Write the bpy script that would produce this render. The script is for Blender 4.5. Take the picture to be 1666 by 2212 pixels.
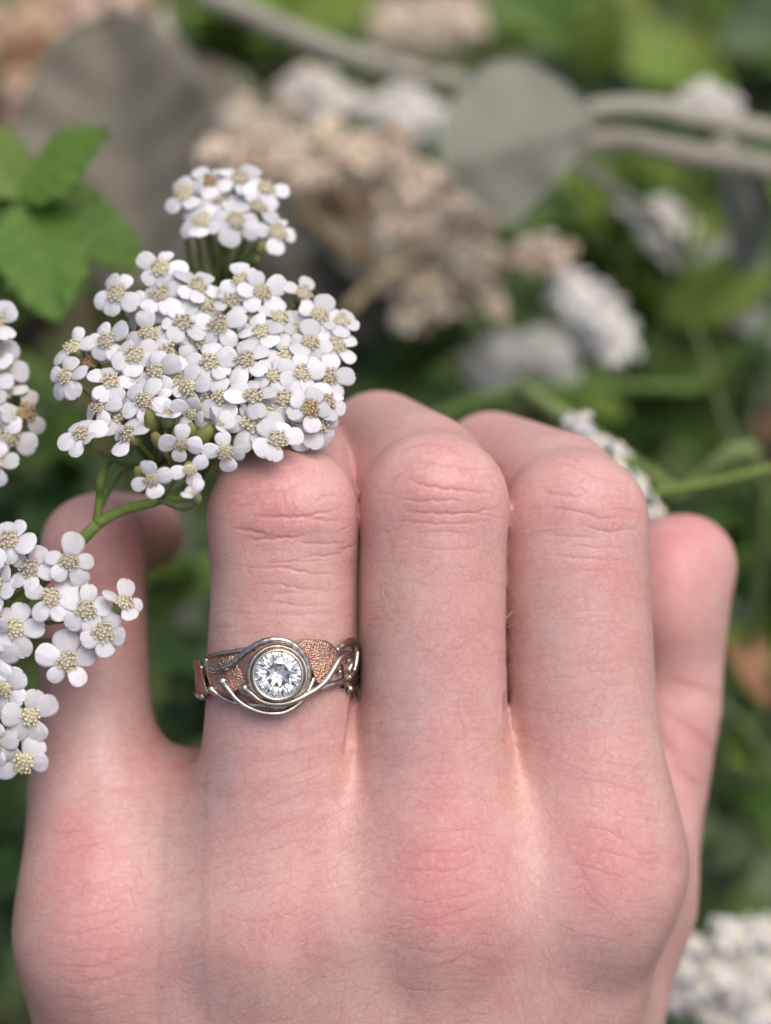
import bpy, bmesh, math, random
import numpy as np
from mathutils import Vector, Matrix, noise as mnoise

# ------------------------------------------------------------------ camera, world, sun, exposure
SC = bpy.context.scene
COL = SC.collection
for o in list(bpy.data.objects):
    bpy.data.objects.remove(o)

HANDH = 0.42                     # height of the hand over the soil (m)
PITCH = math.radians(45)
DCAM = 200.0                     # lens to ring, mm
MMPX = 85.0 / 1666.0             # mm per picture unit at the ring's distance
_R = Vector((1, 0, 0))
_U = Vector((0, math.sin(PITCH), math.cos(PITCH)))
_N = Vector((0, -math.cos(PITCH), math.sin(PITCH)))
ROT = Matrix((_R, _U, _N)).transposed()            # hand frame axes -> world axes
ORG = Vector((0, 0, HANDH))

cam = bpy.data.cameras.new('camera')
cam.sensor_fit = 'HORIZONTAL'
cam.sensor_width = 36.0
cam.lens = 36.0 * DCAM / 85.0
cam.clip_start = 0.01
cam.clip_end = 200.0
cam.dof.use_dof = True
cam.dof.focus_distance = (DCAM + 1.0) * 0.001
cam.dof.aperture_fstop = 13.0
cam_ob = bpy.data.objects.new('camera', cam)
COL.objects.link(cam_ob)
cam_ob.matrix_world = Matrix.Translation(ORG + _N * (DCAM * 0.001)) @ ROT.to_4x4()
SC.camera = cam_ob

sun_dir = (ROT @ Vector((0.27, 0.62, 0.74))).normalized()      # towards the light
el = math.asin(sun_dir.z)
az = math.atan2(sun_dir.x, sun_dir.y)
w = bpy.data.worlds.new('World')
SC.world = w
w.use_nodes = True
nt = w.node_tree
nt.nodes.clear()
sky = nt.nodes.new('ShaderNodeTexSky')
sky.sky_type = 'NISHITA'
sky.sun_disc = False
sky.sun_elevation = el
sky.sun_rotation = az
sky.air_density = 0.5
sky.dust_density = 5.0
sky.ozone_density = 0.5
bg = nt.nodes.new('ShaderNodeBackground')
bg.inputs['Strength'].default_value = 0.15
wo = nt.nodes.new('ShaderNodeOutputWorld')
nt.links.new(sky.outputs[0], bg.inputs[0])
nt.links.new(bg.outputs[0], wo.inputs[0])

sl = bpy.data.lights.new('sun', 'SUN')
sl.energy = 0.8
sl.angle = math.radians(60)
sl.color = (1.0, 0.97, 0.93)
so = bpy.data.objects.new('sun', sl)
COL.objects.link(so)
so.rotation_euler = (-sun_dir).to_track_quat('-Z', 'Y').to_euler()

SC.view_settings.view_transform = 'Standard'
SC.view_settings.look = 'None'
SC.view_settings.exposure = 0.56
SC.view_settings.gamma = 1.0
SC.view_settings.use_curve_mapping = False
SC.render.engine = 'CYCLES'
SC.cycles.use_denoising = True
SC.cycles.use_adaptive_sampling = False
SC.cycles.max_bounces = 14
SC.cycles.transmission_bounces = 12
SC.cycles.transparent_max_bounces = 12
SC.cycles.caustics_reflective = False
SC.cycles.caustics_refractive = False
SC.cycles.sample_clamp_indirect = 6.0

# ------------------------------------------------------------------ helpers
rnd = random.Random(7)


def P(px, py, z):
    """a point of the hand frame (mm) seen at picture units (px, py) at depth z (mm, + towards lens)"""
    s = MMPX * (DCAM - z) / DCAM
    return Vector(((px - 833) * s, (1106 - py) * s, z))


def PX(v):
    s = DCAM / (DCAM - v[2]) / MMPX
    return 833 + v[0] * s, 1106 - v[1] * s


def toworld(v):
    return ORG + ROT @ (Vector(v) * 0.001)


WM = {}


def reg(o, M, parent=None):
    WM[o] = M
    if parent is not None:
        o.parent = parent
        o.matrix_basis = WM[parent].inverted() @ M
    else:
        o.matrix_basis = M
    COL.objects.link(o)
    return o


def tag(o, label=None, cat=None, group=None, kind=None):
    if label: o['label'] = label
    if cat: o['category'] = cat
    if group: o['group'] = group
    if kind: o['kind'] = kind
    return o


def empty(name, base):
    """a thing's root at hand-frame point base"""
    o = bpy.data.objects.new(name, None)
    o.empty_display_size = 0.005
    return reg(o, Matrix.Translation(toworld(base)))


def mesh_from(name, verts, faces, mat, smooth=True):
    me = bpy.data.meshes.new(name)
    me.from_pydata([tuple(v) for v in verts], [], faces)
    if mat is not None:
        for m in (mat if isinstance(mat, (list, tuple)) else [mat]):
            me.materials.append(m)
    if smooth:
        me.polygons.foreach_set('use_smooth', [True] * len(me.polygons))
    me.update()
    return me


def obj_hf(name, verts, faces, mat, parent=None, smooth=True, base=None):
    """mesh object whose verts are given in the hand frame (mm)"""
    if parent is not None:
        M = Matrix.Translation(WM[parent].to_translation())
    else:
        M = Matrix.Translation(toworld(base if base is not None else verts[0]))
    t = M.to_translation()
    V = np.array([tuple(v) for v in verts], dtype=np.float64) * 0.001
    Rn = np.array(ROT)
    V = V @ Rn.T + np.array(ORG) - np.array(t)
    me = mesh_from(name, V.tolist(), faces, mat, smooth)
    o = bpy.data.objects.new(name, me)
    return reg(o, M, parent)


def obj_at(name, me, pos, X, Y, Z, parent=None, scale=1.0):
    """place shared mesh (m-scale, local axes) at hand-frame pos with hand-frame axes"""
    M = Matrix((X, Y, Z)).transposed()
    W = Matrix.Translation(toworld(pos)) @ (ROT @ M).to_4x4() @ Matrix.Scale(scale, 4)
    o = bpy.data.objects.new(name, me)
    return reg(o, W, parent)


def frame(z, yhint=(0, 1, 0)):
    z = Vector(z).normalized()
    y = Vector(yhint)
    y = y - z * y.dot(z)
    if y.length < 1e-5:
        y = Vector((1, 0, 0)) - z * z.x
    y.normalize()
    x = y.cross(z)
    return x, y, z


def catmull(pts, n=6):
    pts = [Vector(p) for p in pts]
    if len(pts) < 3:
        return [pts[0].lerp(pts[-1], i / n) for i in range(n + 1)]
    out = []
    q = [pts[0] * 2 - pts[1]] + pts + [pts[-1] * 2 - pts[-2]]
    for i in range(1, len(q) - 2):
        p0, p1, p2, p3 = q[i - 1], q[i], q[i + 1], q[i + 2]
        for k in range(n):
            t = k / n
            out.append(0.5 * ((2 * p1) + (p2 - p0) * t + (2 * p0 - 5 * p1 + 4 * p2 - p3) * t * t + (3 * p1 - p0 - 3 * p2 + p3) * t ** 3))
    out.append(pts[-1])
    return out


def tube(pts, rad, n=8, cap=True, verts=None, faces=None):
    """swept tube: pts list of Vector, rad float or list"""
    verts = [] if verts is None else verts
    faces = [] if faces is None else faces
    m = len(pts)
    R = rad if isinstance(rad, (list, tuple)) else [rad] * m
    up = None
    b0 = len(verts)
    for i, p in enumerate(pts):
        t = (pts[min(i + 1, m - 1)] - pts[max(i - 1, 0)])
        t = t.normalized() if t.length > 1e-9 else Vector((0, 1, 0))
        if up is None:
            up = Vector((0, 0, 1)) if abs(t.z) < 0.9 else Vector((1, 0, 0))
        s = t.cross(up)
        s = s.normalized() if s.length > 1e-6 else t.orthogonal().normalized()
        up = s.cross(t).normalized()
        for k in range(n):
            a = 2 * math.pi * k / n
            verts.append(p + (s * math.cos(a) + up * math.sin(a)) * R[i])
    for i in range(m - 1):
        for k in range(n):
            a = b0 + i * n + k
            b = b0 + i * n + (k + 1) % n
            faces.append((a, b, b + n, a + n))
    if cap:
        faces.append(tuple(b0 + k for k in reversed(range(n))))
        faces.append(tuple(b0 + (m - 1) * n + k for k in range(n)))
    return verts, faces


def ball(c, r, nu=10, nv=6, verts=None, faces=None):
    verts = [] if verts is None else verts
    faces = [] if faces is None else faces
    b0 = len(verts)
    c = Vector(c)
    rr = r if isinstance(r, (tuple, list)) else (r, r, r)
    verts.append(c + Vector((0, 0, rr[2])))
    for j in range(1, nv):
        th = math.pi * j / nv
        for i in range(nu):
            ph = 2 * math.pi * i / nu
            verts.append(c + Vector((rr[0] * math.sin(th) * math.cos(ph), rr[1] * math.sin(th) * math.sin(ph), rr[2] * math.cos(th))))
    verts.append(c - Vector((0, 0, rr[2])))
    last = len(verts) - 1
    for i in range(nu):
        faces.append((b0, b0 + 1 + i, b0 + 1 + (i + 1) % nu))
        for j in range(nv - 2):
            a = b0 + 1 + j * nu + i
            b = b0 + 1 + j * nu + (i + 1) % nu
            faces.append((a, a + nu, b + nu, b))
        a = b0 + 1 + (nv - 2) * nu
        faces.append((a + i, last, a + (i + 1) % nu))
    return verts, faces


# ------------------------------------------------------------------ materials
def newmat(name):
    m = bpy.data.materials.new(name)
    m.use_nodes = True
    m.node_tree.nodes.clear()
    return m, m.node_tree


class NT:
    def __init__(s, name):
        s.m, s.t = newmat(name)
        s.out = s.n('ShaderNodeOutputMaterial')

    def n(s, typ, **kw):
        nd = s.t.nodes.new(typ)
        for k, v in kw.items():
            setattr(nd, k, v)
        return nd

    def l(s, a, b):
        s.t.links.new(a, b)

    def mix(s, fac, a, b, mode='MIX'):
        nd = s.n('ShaderNodeMix', data_type='RGBA', blend_type=mode)
        for sock, v in ((nd.inputs[0], fac), (nd.inputs[6], a), (nd.inputs[7], b)):
            if hasattr(v, 'links'):
                s.l(v, sock)
            elif isinstance(v, (tuple, list)):
                sock.default_value = (*v, 1) if len(v) == 3 else v
            else:
                sock.default_value = v
        return nd.outputs[2]

    def math(s, op, a, b=None, clamp=False):
        nd = s.n('ShaderNodeMath', operation=op, use_clamp=clamp)
        for sock, v in ((nd.inputs[0], a), (nd.inputs[1], b)):
            if v is None: continue
            if hasattr(v, 'links'):
                s.l(v, sock)
            else:
                sock.default_value = v
        return nd.outputs[0]

    def coords(s, kind='Object'):
        return s.n('ShaderNodeTexCoord').outputs[kind]

    def noise(s, scale, detail=3, rough=0.5, vec=None):
        nd = s.n('ShaderNodeTexNoise')
        nd.inputs['Scale'].default_value = scale
        nd.inputs['Detail'].default_value = detail
        nd.inputs['Roughness'].default_value = rough
        if vec is not None: s.l(vec, nd.inputs['Vector'])
        return nd.outputs['Fac']

    def ramp(s, fac, stops):
        nd = s.n('ShaderNodeValToRGB')
        el = nd.color_ramp.elements
        while len(el) < len(stops): el.new(0.5)
        for e, (p, c) in zip(el, stops):
            e.position = p
            e.color = (*c, 1) if isinstance(c, (tuple, list)) else (c, c, c, 1)
        s.l(fac, nd.inputs[0])
        return nd.outputs[0]

    def bump(s, h, strength, dist, normal=None):
        nd = s.n('ShaderNodeBump')
        nd.inputs['Strength'].default_value = strength
        nd.inputs['Distance'].default_value = dist
        s.l(h, nd.inputs['Height'])
        if normal is not None: s.l(normal, nd.inputs['Normal'])
        return nd.outputs[0]

    def principled(s, **kw):
        nd = s.n('ShaderNodeBsdfPrincipled')
        for k, v in kw.items():
            sock = nd.inputs[k]
            if hasattr(v, 'links'):
                s.l(v, sock)
            elif isinstance(v, (tuple, list)) and len(v) == 3 and sock.type == 'RGBA':
                sock.default_value = (*v, 1)
            else:
                sock.default_value = v
        return nd.outputs[0]

    def done(s, shader):
        s.l(shader, s.out.inputs[0])
        return s.m


def plant_mat(name, c1, c2, scale=150.0, trans=0.35, rough=0.6, fuzz=0.0, vein=None):
    """thin leaf or petal: diffuse front, light through the back"""
    b = NT(name)
    co = b.coords('Object')
    oi = b.n('ShaderNodeObjectInfo').outputs['Random']
    f = b.noise(scale, 4, 0.6, co)
    f = b.ramp(f, [(0.3, 0.0), (0.7, 1.0)])
    c = b.mix(f, c1, c2)
    hs = b.n('ShaderNodeHueSaturation')
    hs.inputs['Saturation'].default_value = 1.0
    b.l(c, hs.inputs['Color'])
    b.l(b.math('ADD', b.math('MULTIPLY', oi, 0.3), 0.85), hs.inputs['Value'])
    b.l(b.math('ADD', b.math('MULTIPLY', oi, 0.03), 0.485), hs.inputs['Hue'])
    c = hs.outputs[0]
    nrm = b.bump(b.noise(scale * 6, 3, 0.6, co), 0.35, 0.0004)
    kw = dict(Roughness=rough)
    kw['Base Color'] = c
    kw['Normal'] = nrm
    kw['Specular IOR Level'] = 0.3
    if fuzz:
        kw['Sheen Weight'] = fuzz
        kw['Sheen Roughness'] = 0.5
    p = b.principled(**kw)
    t = b.n('ShaderNodeBsdfTranslucent')
    b.l(c, t.inputs[0])
    mx = b.n('ShaderNodeMixShader')
    mx.inputs[0].default_value = trans
    b.l(p, mx.inputs[1])
    b.l(t.outputs[0], mx.inputs[2])
    return b.done(mx.outputs[0])
# ------------------------------------------------------------------ the hand: one continuous skin grown from a distance field
VOX = 0.5
GX0, GX1, GY0, GY1, GZ0, GZ1 = -50.0, 48.0, -138.0, 22.0, -66.0, 6.0
gx = np.arange(GX0, GX1, VOX, dtype=np.float32)
gy = np.arange(GY0, GY1, VOX, dtype=np.float32)
gz = np.arange(GZ0, GZ1, VOX, dtype=np.float32)
FAR = 9.0


def smin(a, b, k):
    h = np.maximum(k - np.abs(a - b), 0.0) / k
    return np.minimum(a, b) - h * h * k * 0.25


class Field:
    def __init__(s):
        s.f = np.full((len(gx), len(gy), len(gz)), FAR, dtype=np.float32)

    def _block(s, lo, hi):
        sl = []
        for g, a, b, g0 in ((gx, lo[0], hi[0], GX0), (gy, lo[1], hi[1], GY0), (gz, lo[2], hi[2], GZ0)):
            i0 = max(0, int((a - FAR - g0) / VOX))
            i1 = min(len(g), int((b + FAR - g0) / VOX) + 2)
            sl.append(slice(i0, max(i1, i0)))
        sl = tuple(sl)
        return sl, gx[sl[0]][:, None, None], gy[sl[1]][None, :, None], gz[sl[2]][None, None, :]

    def cone(s, a, ra, b, rb, k=2.0, fz=1.0):
        r = max(ra, rb)
        lo = [min(a[i], b[i]) - r for i in range(3)]
        hi = [max(a[i], b[i]) + r for i in range(3)]
        sl, X, Y, Z = s._block(lo, hi)
        ba = np.array(b, dtype=np.float32) - np.array(a, dtype=np.float32)
        bb = float(ba @ ba)
        px, py, pz = X - a[0], Y - a[1], Z - a[2]
        t = np.clip((px * ba[0] + py * ba[1] + pz * ba[2]) / bb, 0, 1)
        d = np.sqrt((px - t * ba[0]) ** 2 + (py - t * ba[1]) ** 2 + ((pz - t * ba[2]) / fz) ** 2) - (ra + (rb - ra) * t)
        s.f[sl] = smin(s.f[sl], np.minimum(d, FAR), k)

    def ell(s, c, r, k=2.0, rot=0.0):
        m = max(r)
        sl, X, Y, Z = s._block([c[i] - m for i in range(3)], [c[i] + m for i in range(3)])
        ca, sa = math.cos(rot), math.sin(rot)
        dx, dy, pz = X - c[0], Y - c[1], Z - c[2]
        px, py = dx * ca + dy * sa, -dx * sa + dy * ca
        k0 = np.sqrt((px / r[0]) ** 2 + (py / r[1]) ** 2 + (pz / r[2]) ** 2)
        k1 = np.sqrt((px / r[0] ** 2) ** 2 + (py / r[1] ** 2) ** 2 + (pz / r[2] ** 2) ** 2) + 1e-6
        d = k0 * (k0 - 1) / k1
        s.f[sl] = smin(s.f[sl], np.minimum(d, FAR), k)

    def chain(s, pts, k=2.0, fz=1.0):
        # segments of one chain join without swelling at the joints; only the whole chain blends into the rest
        Q = [(P(x, y, z), r) for x, y, z, r in pts]
        lo = [min(q[0][i] - q[1] for q in Q) for i in range(3)]
        hi = [max(q[0][i] + q[1] for q in Q) for i in range(3)]
        sl, X, Y, Z = s._block(lo, hi)
        best = None
        for (a, ra), (b, rb) in zip(Q[:-1], Q[1:]):
            ba = b - a
            bb = ba.length_squared
            px, py, pz = X - a[0], Y - a[1], Z - a[2]
            t = np.clip((px * ba[0] + py * ba[1] + pz * ba[2]) / bb, 0, 1)
            d = np.sqrt((px - t * ba[0]) ** 2 + (py - t * ba[1]) ** 2 + ((pz - t * ba[2]) / fz) ** 2) - (ra + (rb - ra) * t)
            best = d if best is None else np.minimum(best, d)
        s.f[sl] = smin(s.f[sl], np.minimum(best, FAR), k)


palm = Field()
# metacarpals, wrist to knuckle
for pts in (
    [(1060, 3150, -36, 13), (1165, 2350, -26, 10.5), (1283, 1880, -13.9, 9.3)],
    [(870, 3200, -32, 13), (925, 2400, -20, 11.5), (946, 1930, -10.8, 9.0)],
    [(680, 3200, -32, 13), (595, 2420, -21, 11.5), (570, 1985, -12.6, 9.0)],
    [(480, 3150, -35, 12.5), (285, 2420, -26, 11), (224, 2030, -18.0, 8.9)],
):
    palm.chain(pts, 8.0)
# skin and flesh bridging the rays
palm.chain([(1106, 1740, -19.2, 7.5), (1110, 1850, -15.0, 8.4), (1105, 1960, -13.2, 8.6), (1070, 2350, -23, 11)], 9.0)
palm.chain([(757, 1740, -17.0, 7.5), (757, 1850, -13.0, 8.6), (760, 1960, -11.2, 8.8), (760, 2350, -20, 11.5)], 9.0)
palm.chain([(395, 1810, -17.6, 7.8), (400, 1990, -15.4, 8.6), (440, 2350, -23, 11.5)], 9.0)
# flesh of the palm side
palm.chain([(1150, 1800, -27, 8.5), (1020, 2350, -33, 14), (850, 3200, -34, 15)], 8.0)
palm.chain([(360, 1820, -28, 8), (420, 2350, -35, 13), (650, 3200, -34, 15)], 8.0)
palm.chain([(340, 1755, -26, 6.0), (580, 1735, -21, 7.0), (930, 1732, -19, 7.0), (1250, 1735, -20, 7.5)], 6.0)
# forearm beyond the wrist
palm.chain([(770, 3150, -34, 20), (760, 3700, -40, 22)], 9.0)
# knuckle heads standing up under the skin
palm.ell(P(955, 1905, -8.1), (7.8, 11.5, 8.8), 4.0)
palm.ell(P(1290, 1870, -11.3), (7.8, 12.0, 8.4), 4.0, 0.12)
palm.ell(P(585, 1985, -11.3), (7.4, 11.0, 8.2), 4.5, -0.1)
palm.ell(P(222, 1995, -15.6), (7.4, 12.0, 9.0), 4.5)
# tendon cords and a vein on the back
palm.chain([(375, 1960, -8.6, 0.8), (400, 2020, -8.7, 1.1), (455, 2110, -9.9, 1.3), (530, 2260, -12.2, 1.6), (600, 2450, -17.0, 2.0)], 2.2)
palm.chain([(945, 2000, -2.4, 1.5), (930, 2200, -6.4, 1.8), (910, 2450, -11.4, 2)], 3.5)
palm.chain([(585, 2060, -4.4, 1.3), (600, 2230, -8.2, 1.7), (620, 2450, -13.0, 2)], 3.5)
palm.chain([(1250, 1990, -6.0, 1.5), (1150, 2200, -10.2, 1.9), (1050, 2450, -16.0, 2)], 3.0)
# web to the thumb
palm.chain([(1310, 1830, -22, 8.0), (1330, 1950, -34, 8.6)], 7.0)
palm.chain([(1190, 2250, -30, 11), (1150, 2600, -36, 15)], 8.0)

fingers = []
# ring finger
f = Field()
f.chain([(572, 1930, -11.8, 8.5), (600, 1640, -9.8, 8.6), (606, 1520, -9.2, 8.55), (608, 1430, -8.9, 8.6), (612, 1270, -8.7, 8.4), (613, 1125, -8.6, 8.6),
         (618, 1040, -16, 8.3), (630, 1010, -28, 7.5), (630, 1075, -46, 6.2)], 2.5)
f.ell(P(613, 1105, -7.6), (8.2, 7.6, 7.9), 0.8)
for dx in (-78, 76):
    f.ell(P(613 + dx, 1122, -6.1), (3.9, 6.0, 4.2), 2.0)
fingers.append((f, 6.0))
# middle finger
f = Field()
f.chain([(946, 1900, -10.7, 8.6), (938, 1630, -9.0, 8.45), (937, 1510, -8.6, 8.4), (935, 1380, -8.1, 8.4), (936, 1200, -7.8, 8.35), (940, 1095, -7.8, 8.35),
         (905, 1035, -16, 8.1), (818, 968, -32, 7.35), (842, 1090, -49, 6.2)], 2.5)
f.ell(P(938, 1075, -6.8), (7.6, 7.6, 7.6), 0.8)
for dx in (-74, 74):
    f.ell(P(940 + dx, 1096, -5.5), (3.9, 6.0, 4.2), 2.0)
fingers.append((f, 6.0))
# index finger
f = Field()
f.chain([(1282, 1850, -14.3, 8.6), (1262, 1620, -13.0, 8.85), (1250, 1400, -12.9, 8.85), (1242, 1220, -12.8, 8.75), (1243, 1130, -13.0, 8.4),
         (1205, 1075, -19, 8.1), (1060, 1004, -35, 6.95), (1080, 1110, -49, 6.0)], 2.5)
f.ell(P(1240, 1110, -12.0), (7.6, 7.6, 7.5), 0.8)
for dx in (-74, 76):
    f.ell(P(1242 + dx, 1130, -10.7), (3.9, 6.0, 4.2), 2.0)
fingers.append((f, 6.0))
# little finger, bent inwards at its middle joint
f = Field()
f.chain([(215, 2000, -18, 8.4), (202, 1700, -20.5, 7.9), (205, 1500, -22.5, 6.95), (203, 1300, -24.0, 6.5), (202, 1180, -25.0, 6.5),
         (225, 1165, -31, 6.2), (314, 1152, -46, 5.2)], 2.5)
fingers.append((f, 7.0))
# thumb behind the index finger
f = Field()
f.chain([(1130, 2400, -37, 14.0), (1326, 1920, -37.5, 9.3), (1398, 1700, -38.5, 8.0), (1442, 1525, -39, 7.2), (1458, 1400, -39, 6.5), (1478, 1225, -38, 6.2)], 3.0)
f.ell(P(1482, 1220, -38), (6.3, 6.5, 6.3), 2.0)
f.ell(P(1440, 1300, -36.5), (6.6, 10, 7.5), 3.0)
fingers.append((f, 7.0))

allf = None
_t = np.clip((-23.5 - gy) / 20.0, 0, 1)
kweb = (0.3 + 7.0 * _t * _t * (3 - 2 * _t)).astype(np.float32)[None, :, None]      # tight between the fingers, soft below the webs
for f, k in fingers:
    allf = f.f if allf is None else smin(allf, f.f, kweb)
tot = smin(palm.f, allf, 6.5)
del allf
del palm, fingers


def surface_nets(F, origin, h):
    inside = F < 0
    nx, ny, nz = F.shape
    cnt = np.zeros((nx - 1, ny - 1, nz - 1), dtype=np.int8)
    for i in (0, 1):
        for j in (0, 1):
            for k in (0, 1):
                cnt += inside[i:nx - 1 + i, j:ny - 1 + j, k:nz - 1 + k]
    act = (cnt > 0) & (cnt < 8)
    I, J, K = np.nonzero(act)
    idx = np.full(act.shape, -1, dtype=np.int32)
    idx[I, J, K] = np.arange(len(I))
    acc = np.zeros((len(I), 3))
    n = np.zeros(len(I))
    corners = [(i, j, k) for i in (0, 1) for j in (0, 1) for k in (0, 1)]
    for a in corners:
        for ax in range(3):
            if a[ax]: continue
            b = list(a)
            b[ax] = 1
            fa = F[I + a[0], J + a[1], K + a[2]].astype(np.float64)
            fb = F[I + b[0], J + b[1], K + b[2]].astype(np.float64)
            m = (fa < 0) != (fb < 0)
            t = np.where(m, fa / np.where(m, fa - fb, 1), 0)
            p = np.array(a, dtype=float)[None, :].repeat(len(I), 0)
            p[:, ax] += t
            acc[m] += p[m]
            n[m] += 1
    V = acc / n[:, None] + np.stack([I, J, K], 1)
    V = V * h + np.array(origin)
    quads = []
    for ax in range(3):
        A = inside
        s0 = [slice(None)] * 3
        s1 = [slice(None)] * 3
        s0[ax] = slice(0, -1)
        s1[ax] = slice(1, None)
        d = A[tuple(s0)].astype(np.int8) - A[tuple(s1)].astype(np.int8)
        o1, o2 = [(1, 2), (2, 0), (0, 1)][ax]
        pi = np.stack(np.nonzero(d), 1)
        ok = (pi[:, o1] > 0) & (pi[:, o2] > 0) & (pi[:, o1] < F.shape[o1] - 1) & (pi[:, o2] < F.shape[o2] - 1)
        pi = pi[ok]
        sg = d[pi[:, 0], pi[:, 1], pi[:, 2]]

        def cell(da, db):
            q = pi.copy()
            q[:, o1] += da
            q[:, o2] += db
            return idx[q[:, 0], q[:, 1], q[:, 2]]
        c00, c10, c11, c01 = cell(-1, -1), cell(0, -1), cell(0, 0), cell(-1, 0)
        q = np.stack([c00, c10, c11, c01], 1)
        q[sg < 0] = q[sg < 0][:, ::-1]
        quads.append(q)
    return V, np.concatenate(quads)


HV, HQ = surface_nets(tot, (GX0, GY0, GZ0), VOX)
del tot


def laplace(V, Q, it, lam):
    n = len(V)
    for _ in range(it):
        acc = np.zeros_like(V)
        deg = np.zeros(n)
        for a, b in ((0, 1), (1, 2), (2, 3), (3, 0)):
            for c in range(3):
                acc[:, c] += np.bincount(Q[:, a], V[Q[:, b], c], n) + np.bincount(Q[:, b], V[Q[:, a], c], n)
            deg += np.bincount(Q[:, a], minlength=n) + np.bincount(Q[:, b], minlength=n)
        V = V + lam * (acc / np.maximum(deg, 1)[:, None] - V)
    return V


HV = laplace(HV, HQ, 4, 0.5)


def np_mesh(name, V, Q):
    me = bpy.data.meshes.new(name)
    me.vertices.add(len(V))
    me.vertices.foreach_set('co', V.astype(np.float32).ravel())
    me.loops.add(Q.size)
    me.loops.foreach_set('vertex_index', Q.astype(np.int32).ravel())
    me.polygons.add(len(Q))
    me.polygons.foreach_set('loop_start', np.arange(0, Q.size, 4, dtype=np.int32))
    me.update(calc_edges=True)
    return me


me0 = np_mesh('skin_base', HV, HQ)
ob0 = bpy.data.objects.new('skin_base', me0)
COL.objects.link(ob0)
md = ob0.modifiers.new('s', 'SUBSURF')
md.levels = 1
md.render_levels = 1
dg = bpy.context.evaluated_depsgraph_get()
me = bpy.data.meshes.new_from_object(ob0.evaluated_get(dg))
bpy.data.objects.remove(ob0)
bpy.data.meshes.remove(me0)
NV = len(me.vertices)
V = np.empty(NV * 3, dtype=np.float32)
me.vertices.foreach_get('co', V)
V = V.reshape(-1, 3).astype(np.float64)
N = np.empty(NV * 3, dtype=np.float32)
me.vertex_normals.foreach_get('vector', N)
N = N.reshape(-1, 3).astype(np.float64)
Q = np.empty(len(me.loops), dtype=np.int32)
me.loops.foreach_get('vertex_index', Q)
Q = Q.reshape(-1, 4)
px_ = 833 + V[:, 0] * DCAM / (DCAM - V[:, 2]) / MMPX
py_ = 1106 - V[:, 1] * DCAM / (DCAM - V[:, 2]) / MMPX
ok = (N[:, 2] > 0.12) & (V[:, 2] > -20) & (py_ > 960) & (py_ < 2260) & (px_ > 30)
fm = ok[Q].all(1)
Qf, Qc = Q[fm], Q[~fm]
E = np.sort(np.stack([np.stack([Qf[:, i], Qf[:, (i + 1) % 4]], 1) for i in range(4)], 1).reshape(-1, 2), 1).astype(np.int64)
key, inv = np.unique(E[:, 0] * NV + E[:, 1], return_inverse=True)
ea, eb = key // NV, key % NV
Vm, Nm = (V[ea] + V[eb]) * 0.5, N[ea] + N[eb]
Vc, Nc = V[Qf].mean(1), N[Qf].sum(1)
ei = inv.reshape(-1, 4) + NV
ci = np.arange(len(Qf)) + NV + len(key)
V = np.concatenate([V, Vm, Vc])
N = np.concatenate([N, Nm, Nc])
N /= np.linalg.norm(N, axis=1, keepdims=True)
Qn = [Qc] + [np.stack([Qf[:, i], ei[:, i], ci, ei[:, (i + 3) % 4]], 1) for i in range(4)]
Q = np.concatenate(Qn)
hang = np.nonzero(np.bincount(inv.ravel(), minlength=len(key)) == 1)[0]
NV0 = NV
NV = len(V)
bpy.data.meshes.remove(me)
me = np_mesh('hand', V, Q)
sc = DCAM / (DCAM - V[:, 2]) / MMPX
HX = 833 + V[:, 0] * sc
HY = 1106 - V[:, 1] * sc
front = np.clip((N[:, 2] - 0.05) / 0.3, 0, 1)
near = np.clip((V[:, 2] + 34) / 6.0, 0, 1)          # not the thumb or the bent finger ends
isthumb = (HX > 1395) & (V[:, 2] < -25)

disp = np.zeros(NV)
crease_c = np.zeros(NV)
order = np.argsort(HY)
HYs = HY[order]


def seg_dist(x, y, pts):
    """distance (picture units) to polyline and position 0..1 along it"""
    best = np.full(len(x), 1e9)
    pos = np.zeros(len(x))
    L = [0]
    for a, b in zip(pts[:-1], pts[1:]):
        L.append(L[-1] + math.hypot(b[0] - a[0], b[1] - a[1]))
    for i, (a, b) in enumerate(zip(pts[:-1], pts[1:])):
        dx, dy = b[0] - a[0], b[1] - a[1]
        l2 = dx * dx + dy * dy + 1e-9
        t = np.clip(((x - a[0]) * dx + (y - a[1]) * dy) / l2, 0, 1)
        d = np.hypot(x - a[0] - t * dx, y - a[1] - t * dy)
        m = d < best
        best[m] = d[m]
        pos[m] = (L[i] + t[m] * (L[i + 1] - L[i])) / L[-1]
    return best, pos


def crease(pts, depth, width, col=1.0, thumb=False, sink=0.6):
    """a fold of the skin along a line; depth in mm, width in picture units"""
    global disp, crease_c
    ys = [p[1] for p in pts]
    xs = [p[0] for p in pts]
    m = width * 3.2
    i0, i1 = np.searchsorted(HYs, min(ys) - m), np.searchsorted(HYs, max(ys) + m)
    ii = order[i0:i1]
    x, y = HX[ii], HY[ii]
    k = (x > min(xs) - m) & (x < max(xs) + m) & (front[ii] > 0) & (isthumb[ii] == thumb)
    ii = ii[k]
    if not len(ii): return
    width = max(width, 1.9)
    d, s = seg_dist(HX[ii], HY[ii], pts)
    env = np.sqrt(np.clip(np.sin(np.pi * np.clip(s, 0.02, 0.98)), 0, 1))
    g = np.exp(-(d / width) ** 2) * env
    lip = np.exp(-((d - 2.0 * width) / (1.1 * width)) ** 2) * env
    fr = front[ii] * (1.0 if thumb else near[ii])
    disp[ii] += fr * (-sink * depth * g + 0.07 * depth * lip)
    crease_c[ii] = np.maximum(crease_c[ii], g * fr * col)


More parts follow.
